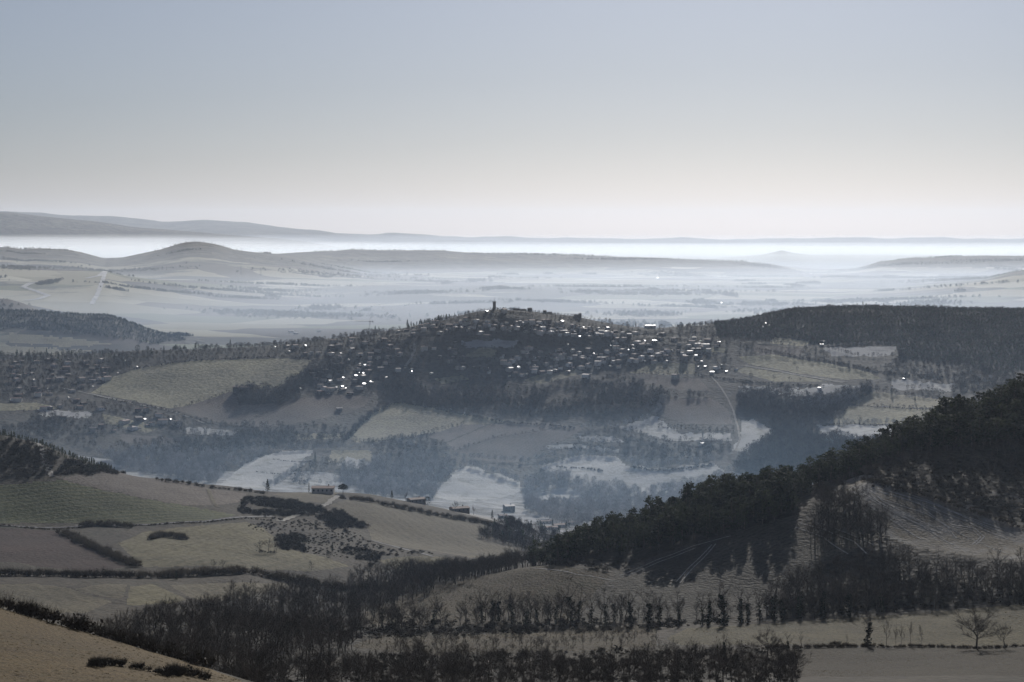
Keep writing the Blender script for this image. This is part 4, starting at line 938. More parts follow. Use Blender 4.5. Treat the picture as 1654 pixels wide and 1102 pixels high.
wood([(1150, 522), (1200, 515), (1222, 508), (1240, 502), (1290, 494), (1400, 492), (1640, 497), (1895, 503), (1895, 600), (1640, 612), (1560, 592), (1450, 582), (1446, 559), (1330, 560), (1280, 552), (1230, 548), (1165, 545)], 5.2, 2750, 3340, (2.5, 5), wide=(1.8, 3.2))
wood([(600, 617), (700, 610), (850, 624), (1010, 608), (1100, 634), (1045, 668), (900, 674), (780, 668), (640, 648)], 11, 2550, 2930, (2.5, 5), wide=(1.8, 3.0), gap=.3)
mass('dark_evergreen_woods', 'farever', np.concatenate(V_), 'small dark evergreen woods on the knoll, farm slope and far hill')
# woods and tree lines of the plain
V_ = []
for k in range(150):
    d = random.uniform(5200, 13000); u = random.uniform(-220, 1880); ww = random.choice((15, 30, 60, 120, 220)) * random.uniform(.6, 1.3); hh = random.choice((25, 40, 90, 220, 380))
    x0 = (u - CX) / F * d
    a = rng.normal(0, .45, (int(12 + ww * 1.1 + hh * .25), 2)); a[:, 0] *= ww * d / F / 2 * 1.2; a[:, 1] = a[:, 1] * hh / 2 + a[:, 0] * random.uniform(-.35, .35)
    X, Y = x0 + a[:, 0], d + a[:, 1]; uu = CX + F * X / Y; ok = (uu > -245) & (uu < 1900) & (Y > 4900)
    X, Y, uu = X[ok], Y[ok], uu[ok]
    V_.append(np.stack([X, Y, ground(uu, Y) - .8, rng.uniform(4, 13, len(X)), rng.uniform(1.6, 4.2, len(X))], 1))
for ln_, jt_, hh_ in (([(505, 407), (570, 403), (650, 405), (735, 408)], 50, (5, 10)), ([(775, 410), (900, 413), (1050, 418), (1200, 422), (1245, 427)], 50, (5, 10)), ([(1420, 424), (1470, 417), (1550, 414), (1640, 415), (1800, 413)], 50, (5, 10)),
                    ([(268, 401), (290, 394), (322, 391), (350, 395), (378, 403)], 160, (5, 10)), ([(14, 431), (60, 433), (170, 438)], 40, (7, 13)), ([(14, 399), (60, 402), (120, 407)], 60, (7, 12)), ([(1450, 470), (1550, 462), (1640, 456)], 40, (8, 14)), ([(300, 466), (420, 470), (520, 470)], 30, (6, 12)), ([(600, 448), (760, 452), (900, 450)], 40, (6, 12)), ([(950, 462), (1150, 464), (1300, 466)], 40, (6, 12))):
    V_.append(along(ln_, 9, 6000, 13500, jt_, hh_, (1.6, 3.6)))
mass('plain_woods', 'farever', np.concatenate(V_), 'hazy copses and tree lines scattered over the plain')

# --- scrub on the slopes
V_ = []
def sh(poly, sp, d0, d1, h=(1.2, 2.6), **kw): V_.append(scatter(poly, sp, d0, d1, h, (1.1, 1.8), **kw))
sh([(375, 830), (395, 805), (440, 803), (490, 815), (530, 822), (500, 835), (430, 840)], 3.6, 1380, 1680, (1.5, 3.2), gap=.22, clump=.42)
sh([(505, 838), (540, 822), (570, 838), (592, 850), (590, 868), (560, 862), (520, 850)], 3.4, 1300, 1560, (1.4, 3.6), gap=.2, clump=.4)
sh([(545, 895), (560, 885), (600, 880), (615, 895), (600, 918), (560, 915)], 3.2, 1150, 1420, (1.4, 3.6), gap=.2, clump=.4)
sh([(440, 868), (470, 862), (500, 872), (495, 893), (470, 890), (455, 882)], 3.2, 1200, 1420, (1.2, 3.4), gap=.2, clump=.4)
sh([(400, 845), (500, 840), (590, 868), (620, 885), (700, 892), (640, 900), (560, 905), (500, 893), (450, 870)], 3.6, 1180, 1500, (.5, 1.7), gap=.55)
sh([(14, 705), (60, 718), (100, 740), (75, 768), (14, 775), (-250, 770), (-250, 690)], 4.2, 1480, 1620, (1.6, 3.4), gap=.1)
sh([(110, 742), (200, 764), (130, 766), (90, 770)], 4, 1480, 1640, (1.6, 3.2), gap=.1)
sh([(860, 918), (960, 905), (1050, 898), (985, 928), (900, 916)], 5, 1080, 1180, (1.5, 3), gap=.4)
sh([(1400, 785), (1640, 838), (1800, 850), (1800, 735), (1640, 742), (1450, 745), (1400, 765)], 4.2, 1110, 1320, (1, 3.2), gap=.25)
sh([(560, 1010), (1060, 998), (1240, 994), (1240, 1006), (1060, 1016), (560, 1035)], 4.6, 900, 1010, (.8, 3), gap=.45)
sh([(600, 1060), (1290, 1045), (1290, 1075), (600, 1085)], 6, 740, 860, (1, 2.6), gap=.3)
sh([(350, 1104), (420, 1092), (620, 1104)], 4, 470, 640, (1, 2.2), gap=.3)
sh([(1235, 1002), (1640, 976), (1895, 962), (1895, 930), (1640, 936), (1425, 925), (1240, 972)], 4.2, 930, 1070, (.8, 3), gap=.35)
sh([(380, 1104), (600, 1070), (900, 1076), (1285, 1073), (1290, 1120), (380, 1130)], 5, 580, 800, (.6, 2.4), gap=.55)
mass('hillside_scrub', 'shrub', np.concatenate(V_), 'low dark thorn scrub spread over the banks and slopes', 1.0)
mass('grass_tussocks', 'tussock', scatter([(-100, 950), (14, 984), (120, 1014), (200, 1040), (300, 1070), (388, 1098), (388, 1200), (-100, 1200)], 1.5, 330, 460, (.16, .42), (1.2, 2.2), gap=.45), 'dry tan tussocks of the grass field', 1.0)

RG = np.concatenate([scatter([(1285, 1049), (1640, 1048), (1760, 1046), (1760, 1120), (1285, 1120)], 1.7, 690, 850, (.12, .32), (1.6, 3), gap=.3), scatter([(1100, 1040), (1110, 1017), (1350, 1003), (1640, 978), (1760, 966), (1760, 1040), (1100, 1041)], 2.6, 780, 1000, (.15, .4), (1.5, 3), gap=.5),
 scatter([(560, 1045), (640, 1020), (1060, 1012), (1060, 1050), (700, 1062)], 2.0, 760, 990, (.2, .5), (1.2, 2.6), gap=.4), scatter([(560, 1003), (640, 968), (850, 915), (985, 927), (930, 1000), (650, 1012)], 2.6, 940, 1150, (.2, .6), (1.2, 2.4), gap=.5)])
mass('rough_grass', 'tussock', RG, 'dull winter grass tufts of the near meadows and brow', 1.0)

# ------------------------------------------------------------------ hedges, each one thing
SH = [shrub_mb(200 + s, 34, lr=(.06, .15), tw=2.4) for s in range(4)]
SHF = [shrub_mb(210 + s, 16, lr=(.12, .24), tw=1.8) for s in range(4)]
random.seed(5)
def hedge(line, d0, d1, sp, jit, h, label, far=False, wide=(1.0, 1.5), name='hedge', mat='hedge'):
    pts = along(line, sp * .62, d0, d1, jit, (h[0] * .6, h[1]), wide)
    o0 = Vector(pts[0][:3]); mb = MB()
    for x, y, z, hh, w_ in pts:
        mb.add(random.choice(SHF if far else SH), (x - o0.x, y - o0.y, z - o0.z), hh, random.uniform(0, 6.28))
    o = link(name, mb.mesh('hedge', M[mat]), label=label, category='hedge'); o.location = o0
    o['group'] = 'hedges and bramble rows'
    return o
hedge([(-40, 849), (14, 850), (95, 856), (150, 851), (220, 850)], 1300, 1460, 2.2, 1.0, (1.2, 2.2), 'low hedge between the green field and the red-brown field')
hedge([(220, 849), (330, 845), (400, 838), (440, 842)], 1300, 1460, 2.2, .8, (1.0, 2.0), 'thin hedge below the green field above the pasture')
hedge([(130, 852), (160, 849), (190, 851), (215, 853)], 1280, 1460, 1.6, 3, (3, 6), 'tall clumped hedge at the upper corner of the red-brown field')
hedge([(100, 862), (130, 876), (160, 890), (190, 904), (225, 916)], 1060, 1440, 1.6, 3, (2.5, 5), 'thick diagonal hedge along the red-brown field edge')
hedge([(240, 872), (262, 866), (285, 868), (302, 872)], 1150, 1440, 1.6, 2.5, (2.5, 5), 'isolated thicket casting a shadow on the pasture')
hedge([(414, 890), (430, 893), (447, 893)], 1150, 1400, 1.6, .8, (1.0, 2.0), 'very short hedge with three bare trees on the pasture')
hedge([(-100, 928), (14, 930), (110, 932), (220, 934)], 1020, 1180, 1.5, 5, (3, 6), 'dark broad hedgerow below the red-brown field')
hedge([(220, 934), (330, 930), (430, 932), (520, 936), (610, 944)], 1020, 1180, 1.5, 5, (3, 6), 'dark broad hedgerow below the pasture')
hedge([(546, 805), (600, 812), (650, 822), (700, 832), (760, 842), (800, 850)], 1560, 1740, 2.0, 4, (3, 5.5), 'long brown hedge above the striped stubble field')
hedge([(250, 775), (300, 782), (345, 789), (430, 799)], 1560, 1720, 2.6, 2, (1.5, 4), 'broken hedge on the crest left of the farmhouse')
hedge([(1225, 1049), (1300, 1047), (1400, 1045)], 780, 880, 1.0, .7, (1.2, 2.4), 'low dark hedge left of the lone ivy tree')
hedge([(1400, 1045), (1500, 1046), (1640, 1045), (1760, 1044)], 780, 880, 1.0, .7, (1.2, 2.2), 'low dark hedge under the wide spreading tree')
hedge([(1343, 1043), (1355, 1042), (1368, 1043)], 780, 880, .9, 1.0, (1.2, 2.4), 'rounded low bush on the hedge left of the ivy tree', name='bush')
hedge([(1395, 777), (1440, 786), (1480, 797), (1540, 816), (1640, 850), (1760, 870)], 1050, 1200, 1.8, 1.5, (1.5, 3.4), 'dark hedge along the upper edge of the frosty tracked field')
hedge([(-60, 955), (14, 976), (60, 986), (120, 1004), (170, 1020)], 330, 560, 1.0, 4.0, (1.8, 4.4), 'black bramble row on the crest of the dry grass field', mat='shrub')
hedge([(165, 1022), (220, 1040), (280, 1058), (330, 1074)], 330, 560, 1.0, 4.0, (1.8, 4.4), 'black bramble row dropping down beside the dry grass field', mat='shrub')
hedge([(150, 1078), (180, 1074), (215, 1080), (245, 1085)], 330, 470, .8, 1.2, (1.0, 2.0), 'black bramble clump standing in the dry grass field', mat='shrub', name='bramble_clump')
hedge([(262, 1092), (300, 1090), (330, 1098)], 330, 500, .8, 1.8, (1.3, 2.6), 'black bramble clump at the lower corner of the dry grass field', mat='shrub', name='bramble_clump')
hedge([(150, 640), (215, 652), (275, 664), (330, 682), (420, 692)], 2400, 2800, 3.0, 1.5, (1.5, 3), 'hedge along the lane below the big pasture', True)
hedge([(215, 597), (300, 584), (400, 579), (500, 581)], 2800, 3000, 3.0, 2, (2, 4), 'hedge along the top of the big pasture', True)
hedge([(560, 712), (575, 690), (600, 668), (638, 650)], 2450, 2850, 3.0, 4, (3, 6), 'ragged hedge down the left side of the pale field', True)
hedge([(638, 650), (700, 660), (780, 676), (830, 684), (930, 692)], 2550, 2800, 3.0, 2.5, (2, 4.5), 'dark tree hedge along the top of the pale field', True)
hedge([(590, 716), (650, 709), (700, 700)], 2400, 2720, 3.0, 2, (1.5, 3), 'hedge along the foot of the pale field', True)
hedge([(1120, 606), (1180, 614), (1250, 620), (1330, 624)], 2600, 2900, 3.0, 2, (1.5, 3.5), 'hedge below the roundabout houses and orchard meadow', True)
hedge([(1195, 560), (1260, 570), (1340, 585), (1440, 604), (1520, 612)], 2700, 3080, 3.2, 3, (2, 4.5), 'long sloping hedge above the roadside pasture', True)
hedge([(1376, 655), (1440, 659), (1540, 664)], 2450, 2800, 3.0, 1.5, (1.0, 2.2), 'thin hedge between the two pale fields behind the pine shoulder', True)
hedge([(1312, 685), (1400, 686), (1500, 687)], 2300, 2700, 3.0, 1.5, (1.5, 3), 'hedge above the frosted meadow behind the pine shoulder', True)
hedge([(1062, 690), (1120, 694), (1185, 697)], 2400, 2750, 3.0, 2, (1.5, 3), 'hedge below the square ploughed field', True)
hedge([(890, 716), (940, 716), (1000, 724)], 2350, 2650, 3.0, 1.2, (1.0, 2.2), 'upper of two parallel terrace hedges right of the vineyard', True)
hedge([(878, 722), (940, 726), (1000, 733)], 2300, 2600, 3.0, 1.2, (1.0, 2.2), 'lower of two parallel terrace hedges right of the vineyard', True)
hedge([(440, 742), (470, 746), (500, 747)], 2250, 2560, 3.0, 1.2, (1.0, 2.2), 'upper terrace hedge on the frosted slope', True)
hedge([(410, 762), (450, 766), (490, 766)], 2200, 2520, 3.0, 1.2, (1.0, 2.2), 'lower terrace hedge on the frosted slope', True)
hedge([(900, 755), (940, 757), (975, 762)], 2250, 2500, 3.0, 2, (2, 4), 'dark hedge at the edge of the frosted meadow', True)
hedge([(1020, 756), (1080, 762), (1150, 752)], 2200, 2520, 3.0, 2, (2, 5), 'dark tree hedge above the large frosted meadow', True)

# single trees of the middle distance
mid = [('bare', 419, 893, 9, 'left bare tree of three on the very short hedge', 1150, 1400), ('bare', 434, 893, 11, 'middle and tallest bare tree on the very short hedge', 1150, 1400), ('bare', 446, 893, 8, 'right bare tree of three on the very short hedge', 1150, 1400),
 ('fir', 537, 892, 7, 'small dark conifer on the scrubby slope', 1150, 1450), ('round', 531, 902, 5, 'round dark bush tree below the small conifer', 1150, 1450),
 ('ivy', 285, 936, 9, 'dark ivy-clad tree rising from the broad hedgerow', 1020, 1180), ('bare', 345, 920, 7, 'round bare tree on the lower edge of the pasture', 1050, 1250), ('bare', 360, 920, 7, 'bare tree beside the round one on the lower pasture edge', 1050, 1250), ('bare', 503, 921, 7, 'small bare tree at the lower right corner of the pasture', 1050, 1250),
 ('fir', 432, 796, 12, 'dark conifer on the crest left of the farmhouse', 1560, 1740), ('cypress', 499, 796, 9, 'slim cypress standing just left of the farmhouse', 1600, 1740), ('umbrella', 554, 798, 9, 'rounded umbrella pine right of the farmhouse', 1600, 1760),
 ('fir', 633, 806, 8, 'small conifer on the crest right of the umbrella pine', 1600, 1760), ('bare', 655, 810, 9, 'bare tree beside the gabled crest house', 1600, 1760), ('round', 690, 815, 8, 'round dark evergreen between the two crest houses', 1600, 1780), ('bare', 735, 822, 11, 'bare tree behind the second crest house', 1650, 1800), ('bare', 765, 830, 11, 'tall bare tree at the right end of the crest houses', 1650, 1800),
 ('fir', 795, 836, 9, 'conifer in front of the white valley house', 1650, 1800),
 ('bare', 162, 640, 8, 'lone bare tree in the lower corner of the big pasture', 2600, 2850), ('round', 728, 669, 6, 'lone dark bush on the upper edge of the pale field', 2500, 2760), ('bare', 598, 714, 8, 'lone bare tree at the foot of the pale field', 2400, 2700),
 ('fir', 509, 748, 13, 'dark spreading conifer on the frosted terraces', 2250, 2560), ('round', 1213, 612, 9, 'leftmost round tree of the orchard meadow', 2700, 2900), ('bare', 1250, 616, 11, 'second round bare tree of the orchard meadow', 2700, 2900), ('bare', 1275, 617, 10, 'third round bare tree of the orchard meadow', 2700, 2900), ('bare', 1292, 618, 9, 'rightmost round bare tree of the orchard meadow', 2700, 2900), ('bare', 1288, 600, 9, 'bare tree on the slope just above the straight road', 2750, 2960),
 ('ivy', 1356, 684, 11, 'first dark ivy-clad tree on the hedge above the frosted meadow', 2300, 2700), ('ivy', 1388, 685, 13, 'second dark ivy-clad tree on the hedge above the frosted meadow', 2300, 2700), ('ivy', 1342, 684, 9, 'small ivy-clad tree at the left end of that frosted meadow hedge', 2300, 2700),
 ('ivy', 1135, 706, 10, 'dark tree below the square ploughed field, leftmost of three', 2350, 2700), ('bare', 1152, 706, 9, 'dark bare tree below the square ploughed field, middle of three', 2350, 2700), ('bare', 1168, 706, 8, 'dark bare tree below the square ploughed field, rightmost of three', 2350, 2700),
 ('fir', 1440, 640, 12, 'pointed dark conifer at the top edge of the pale field', 2550, 2850), ('fir', 1478, 650, 11, 'pointed dark conifer on the track beside the pine shoulder', 2500, 2850),
 ('round', 1142, 718, 8, 'round dark evergreen beside the small valley barn', 2300, 2600)]
for kd, u, v, h, lab, d0, d1 in mid: one(kd, u, v, h, lab, d0, d1)
sky_t = [('round', 222, 568, 11, 'largest dark evergreen on the skyline above the big pasture'), ('round', 238, 567, 8, 'low dark evergreen right of the largest skyline evergreen'), ('round', 318, 563, 11, 'round skyline tree above the middle of the big pasture'), ('bare', 350, 561, 10, 'bare skyline tree above the big pasture'), ('fir', 372, 560, 13, 'pale pointed skyline tree above the big pasture'), ('round', 282, 566, 6, 'small round skyline tree above the left part of the big pasture'),
 ('fir', 572, 540, 8, 'small pointed conifer on the skyline left of the crane'), ('round', 585, 540, 6, 'round bush on the skyline beside the crane'), ('fir', 606, 537, 12, 'dark conifer on the skyline right of the crane'), ('fir', 612, 537, 10, 'second dark conifer right of the crane'), ('fir', 658, 526, 13, 'tallest dark conifer at the start of the skyline conifer row'),
 ('round', 985, 519, 8, 'round tree on the skyline right of the castle rock'), ('bare', 955, 515, 9, 'bare tree on the skyline beside the castle rock'), ('bare', 968, 517, 8, 'second bare tree beside the castle rock'), ('round', 1013, 524, 8, 'round skyline tree left of the white barn'), ('fir', 1027, 526, 9, 'pointed conifer left of the white barn'), ('round', 1068, 527, 7, 'dark tree right of the white barn'), ('round', 1100, 523, 8, 'rounded dark tree where the plateau skyline begins'), ('round', 1498, 496, 7, 'small round tree standing on the plateau rim'), ('round', 1604, 498, 6, 'last small round tree on the plateau rim'), ('bare', 1415, 494, 7, 'small bare tree on the plateau rim'),
 ('fir', 75, 572, 12, 'pointed conifer on the skyline above the hamlet'), ('fir', 60, 573, 9, 'shorter conifer left of the hamlet skyline conifer'), ('round', 130, 571, 9, 'round tree on the skyline above the hamlet')]
for kd, u, v, h, lab in sky_t: one(kd, u, v, h, lab, 2950, 3330)
for k in range(17):
    u = 664 + k * 4.4; one('fir', u, 526 - k * 1.25, random.uniform(5.5, 9), '%s dark conifer of the skyline conifer row left of the hilltop' % ORD[k], 2990, 3140)

# ------------------------------------------------------------------ houses
M['wall'] = plain_mat('pale_render', (0.52, 0.485, 0.435), .85, .2, .4, .3)
M['wallw'] = plain_mat('white_render', (0.66, 0.64, 0.61), .8, .3, .2, .3)
M['stone'] = plain_mat('dark_stone', (0.16, 0.14, 0.12), .9, .2, .3, .6)
M['roof'] = plain_mat('red_brown_tiles', (0.26, 0.18, 0.145), .75, .2, .35, .5)
M['roofg'] = plain_mat('wet_tiles', (0.30, 0.23, 0.18), .36, .8, .3, .5)
M['roofh'] = plain_mat('damp_tiles', (0.30, 0.235, 0.195), .6, .3, .35, .5)
M['roofm'] = plain_mat('sheet_metal_roof', (0.50, 0.50, 0.50), .25, .9, .2, .3)
M['glass'] = plain_mat('window_glass', (0.05, 0.055, 0.06), .1, .6, .2)
M['shutter'] = plain_mat('painted_wood', (0.22, 0.17, 0.12), .6, .4, .3)
M['metal'] = plain_mat('grey_steel', (0.16, 0.16, 0.17), .5, .5, .2)
def house_meshes(w_, dp, h, pitch, hip=False, ov=.45):
    """ridge along x; walls, roof slabs with eaves"""
    t = math.tan(R(pitch)); rise = dp / 2 * t
    wm = MB(); x, y = w_ / 2, dp / 2
    wm.v = [(-x, -y, -2.5), (x, -y, -2.5), (x, y, -2.5), (-x, y, -2.5), (-x, -y, h), (x, -y, h), (x, y, h), (-x, y, h), (-x, 0, h + rise), (x, 0, h + rise)]
    wm.f = [(0, 1, 5, 4), (2, 3, 7, 6), (1, 2, 6, 9, 5), (3, 0, 4, 8, 7)]
    if hip: wm.f = [(0, 1, 5, 4), (2, 3, 7, 6), (1, 2, 6, 5), (3, 0, 4, 7)]
    rm = MB(); xo, yo = x + ov, y + ov; e = h - ov * t + .08; rg = h + rise + .08; th = .22
    rx = xo if not hip else max(.5, xo - yo * .9)
    for dz in (0, th):
        rm.v += [(-xo, -yo, e + dz), (xo, -yo, e + dz), (xo, yo, e + dz), (-xo, yo, e + dz), (-rx, 0, rg + dz), (rx, 0, rg + dz)]
    rm.f = [(6, 7, 11, 10), (8, 9, 10, 11), (7, 8, 11), (9, 6, 10), (1, 0, 4, 5), (3, 2, 5, 4), (2, 1, 5), (0, 3, 4), (0, 1, 7, 6), (1, 2, 8, 7), (2, 3, 9, 8), (3, 0, 6, 9)]
    cm = MB(); cm.box((x * .5, y * .3, h + rise + .1), (.7, .7, 1.8)); cm.box((x * .5, y * .3, h + rise + 1.05), (.9, .9, .15))
    return wm, rm, cm
HT = [house_meshes(12, 9, 5.2, 14), house_meshes(10, 8.5, 5.8, 16), house_meshes(15, 9, 4.2, 13), house_meshes(7, 6, 3.2, 14), house_meshes(11, 10, 7.5, 17), house_meshes(12, 11, 4.4, 15, True), house_meshes(10, 10, 5.6, 16, True), house_meshes(11, 9, 5.0, 21), house_meshes(9, 8, 5.2, 19), house_meshes(13, 9, 4.2, 24), house_meshes(11, 9, 4.6, 28)]
WM = {(i, k): t[0].mesh('wall', M[k]) for i, t in enumerate(HT) for k in ('wall', 'wallw', 'stone')}
RM = {(i, k): t[1].mesh('roof', M[k]) for i, t in enumerate(HT) for k in ('roof', 'roofg', 'roofh', 'roofm')}
CM = [t[2].mesh('chimney', M['stone']) for t in HT]
wb = MB(); wb.box((0, 0, 0), (1.0, .16, 1.35)); WIN = wb.mesh('window', M['glass'])
db = MB(); db.box((0, 0, 0), (1.1, .16, 2.1)); DOOR = db.mesh('door', M['shutter'])
def house(u, v, d0=2350, d1=3330, ty=None, rz=None, wall='wall', roof='roof', s=1.0, windows=0, name='house'):
    ty = random.choice((0, 0, 1, 1, 2, 3, 4, 5, 6)) if ty is None else ty
    p = at(u, v, d0, d1)
    o = link(name, None, category='house'); o.location = p - Vector((0, 0, .3)); o.scale = (s, s, s)
    o.rotation_euler = (0, 0, random.uniform(-.6, .6) if rz is None else rz)
    link('wall', WM[ty, wall], o); r_ = link('roof', RM[ty, roof], o); link('chimney', CM[ty], r_)
    if windows:
        wd, dp, h = [(12, 9, 5.2), (10, 8.5, 5.8), (15, 9, 4.2), (7, 6, 3.2), (11, 10, 7.5), (12, 11, 4.4), (10, 10, 5.6), (11, 9, 5.0), (9, 8, 5.2), (13, 9, 4.2), (11, 9, 4.6)][ty]
        for k in range(windows):
            w2 = link('window', WIN, o); w2.location = (-wd / 2 + wd * (k + .5) / windows, -dp / 2 - .04, h - 1.4)
        if h > 5:
            for k in range(windows):
                if k == windows // 2: w2 = link('door', DOOR, o); w2.location = (-wd / 2 + wd * (k + .5) / windows, -dp / 2 - .04, 1.35)
                else: w2 = link('window', WIN, o); w2.location = (-wd / 2 + wd * (k + .5) / windows, -dp / 2 - .04, 1.6)
    return o
GL = """444,558 492,558 467,566 550,569 532,564 563,579 581,585 589,589 591,594 579,600 586,601 595,599 574,606 553,609 533,615 623,608 552,623 558,625 518,623 523,627 533,628 543,624 587,619 598,615 580,625 602,615 566,634 665,599 665,594 643,597 654,592 697,601 726,561 685,562 609,538 552,549 703,520 668,527 690,525 727,526 736,529 680,527 485,626 518,633 531,633
786,502 814,502 754,516 800,517 775,525 776,536 787,541 847,527 856,528 876,525 873,536 880,518 885,519 907,519 942,527 953,535 936,542 953,528 917,554 981,528 980,535 993,535 854,561 813,572 835,574 891,576 882,575 854,585 863,589 837,593 823,596 790,600 788,592 765,592 833,601 823,605 851,602 959,569 951,577 972,578 966,586 967,593 986,588 938,592 986,556 947,607 993,551 929,573 888,569 814,585 903,565 921,576
992,534 1007,538 1041,549 1057,550 996,552 1062,538 1015,563 1004,571 974,579 1002,587 963,588 987,590 1017,588 1028,582 1042,581 1105,579 1124,573 1085,563 1096,564 1113,567 1132,548 1161,552 1138,557 1133,582 1128,590 1139,590 1173,598 1150,600 1189,594 1165,587 1157,593 1091,608 1324,626 1460,610 1403,626 1133,717
37,634 54,613 125,609 149,622 96,612 80,614 201,581 102,588 109,586 124,647 163,659 233,676 201,681 257,670 263,681 150,695 163,688 214,691 183,695 62,637 76,625 16,643 27,645 236,662 223,662 172,611 160,610 170,595 221,590 107,597 87,590 78,595 58,584 43,604 25,612 30,590 140,590 190,600 245,684 275,676 285,684 135,650 110,640"""
BR = set("492,558 467,566 550,569 581,585 589,589 579,600 586,601 574,606 553,609 533,615 623,608 552,623 558,625 587,619 598,615 665,599 726,561 609,538 786,502 847,527 856,528 876,525 907,519 942,527 936,542 917,554 981,528 980,535 854,585 863,589 837,593 790,600 891,576 1041,549 1057,550 1002,587 963,588 1124,573 1161,552 1133,582 1139,590 1173,598 1150,600 1324,626 1460,610 37,634 54,613 125,609 149,622 201,581 233,676 986,588 967,593 697,601 1132,548 882,575 951,577 959,569 765,592 823,605 996,552 1133,717".split())
random.seed(21)
HS = []
for tok in GL.split():
    u, v = map(float, tok.split(','))
    br = tok in BR or random.random() < .22
    hv = Vector((sv.x - (u - CX) / F, sv.y - 1.0, 0)); fa = math.atan2(hv.x, -hv.y)      # azimuth of the slope that throws the sun towards the valley side
    o = house(u, v + 3, ty=random.choice((9, 10, 10) if u < 700 else (7, 8, 8, 1) if u < 1000 else (0, 1, 3, 3)) if br else None, rz=fa + random.uniform(-.4, .4) if br else random.uniform(-1.2, 1.2), wall=random.choice(('wall', 'wall', 'wallw', 'stone')), roof='roofg' if br else random.choice(('roof', 'roof', 'roofh')), s=(random.choice((.28, .34, .42, .5, .62)) if tok in BR else random.choice((.22, .28, .34))) if br else random.uniform(.6, 1.0),
              windows=random.choice((0, 0, 3)))
    HS.append((o, u, v, br))
# further dull roofs of the old village packed below the tower and in the hamlets
spots = [(u, v) for _, u, v, _ in HS]
EXTRA = []
def fill(poly, n):
    p = np.array(poly, float); k = 0; tries = 0
    while k < n and tries < 4000:
        tries += 1
        u = random.uniform(p[:, 0].min(), p[:, 0].max()); v = random.uniform(p[:, 1].min(), p[:, 1].max())
        if not bool(inpoly(np.array([u]), np.array([v]), poly)[0]): continue
        if any(abs(u - a) < 6.5 and abs(v - b) < 3.4 for a, b in spots): continue
        spots.append((u, v)); k += 1
        if len(HS) >= 285: EXTRA.append((u, v + 2, random.uniform(-1.3, 1.3), random.choice((0, 1, 2, 4, 5, 6)), random.uniform(.5, .85))); continue
        o = house(u, v + 2, rz=random.uniform(-1.3, 1.3), wall=random.choice(('wall', 'wall', 'wallw', 'wallw', 'stone')), roof=random.choice(('roof', 'roofh')), s=random.uniform(.5, .85), windows=random.choice((0, 0, 0, 3)))
        HS.append((o, u, v, False))
fill([(740, 518), (800, 517), (900, 520), (980, 528), (1010, 540), (960, 545), (860, 536), (760, 530), (700, 530)], 66)
fill([(820, 565), (1020, 560), (1110, 570), (1110, 580), (1020, 592), (840, 606), (800, 585)], 70)
fill([(440, 556), (560, 548), (640, 545), (630, 600), (560, 630), (480, 628), (520, 590), (500, 575)], 48)
fill([(14, 582), (160, 578), (200, 595), (140, 630), (14, 645)], 40)
fill([(980, 535), (1120, 540), (1180, 560), (1120, 575), (1000, 560)], 24)
fill([(620, 560), (740, 540), (760, 600), (640, 602)], 14)
fill([(640, 535), (740, 515), (760, 532), (660, 545)], 14)
fill([(60, 655), (200, 655), (290, 684), (200, 695), (60, 680)], 8)
mbx = MB(); mi = []
for u, v, rz_, ty, sc_ in EXTRA:
    p = at(u, v, 2350, 3330)
    for k_ in (0, 1):
        n0 = len(mbx.f); mbx.add(HT[ty][k_], (p.x, p.y, p.z - .3), sc_, rz_)
        mi += [(random.Random(u).choice((0, 1)) if k_ == 0 else random.Random(v).choice((2, 3)))] * (len(mbx.f) - n0)
if EXTRA:
    me = mbx.mesh('village_houses', M['wall'], M['stone'], M['roof'], M['roofh']); me.polygons.foreach_set('material_index', mi)
    link('village_houses', me, kind='stuff', label='further small dull-roofed houses packed between the others of the village')
# each house named by the landmark it stands nearest to
LM = [('under the hilltop tower', 798, 512), ('below the castle rock', 900, 525), ('around the white skyline barn', 1045, 545), ('left of the skyline conifer row', 690, 525), ('by the frosty meadow under the summit', 830, 556), ('above the wooded belt in mid hill', 830, 595),
      ('above the pale green paddock', 990, 578), ('by the roundabout', 1150, 585), ('near the crane', 590, 548), ('by the dark wood right of the big pasture', 560, 612), ('beside the steep bare lane', 665, 592), ('along the skyline right of the big pasture', 480, 560),
      ('in the hamlet left of the big pasture', 120, 608), ('at the picture edge of the hamlet', 35, 610), ('along the lane below the big pasture', 230, 676), ('in the fields under the hamlet', 110, 648), ('below the skyline left of the plateau', 1120, 556), ('out among the fields below the plateau', 1400, 620)]
grp = {}
for o, u, v, br in HS:
    k = min(range(len(LM)), key=lambda i: (LM[i][1] - u) ** 2 + 4 * (LM[i][2] - v) ** 2)
    grp.setdefault((k, br), []).append((u, v, o))
for (k, br), L in grp.items():
    L.sort(key=lambda q: (q[0], q[1]))
    for i, (u, v, o) in enumerate(L):
        what = 'glinting-roofed house' if br else 'dull-roofed house'
        o['label'] = '%s, %s from left %s' % (what, ORD[i], LM[k][0]) if len(L) > 1 else '%s, the only such %s' % (what, LM[k][0])
        o['group'] = 'houses of the hill village'
def lab(o, t, g=None, cat=None):
    o['label'] = t
    if g: o['group'] = g
    if cat: o['category'] = cat
    return o
lab(house(522, 797, 1600, 1760, 2, 0, 'wall', 'roof', 1.28, 5, 'farmhouse'), 'long pale farmhouse on the crest between the cypress and the umbrella pine')
lab(house(672, 812, 1600, 1780, 2, .5, 'wall', 'roof', 1.0, 4, 'farmhouse'), 'broad gabled house on the crest left of the round evergreen')
lab(house(742, 822, 1600, 1800, 2, .45, 'stone', 'roof', 1.1, 4, 'farmhouse'), 'dark long barn-like house on the crest right of the round evergreen')
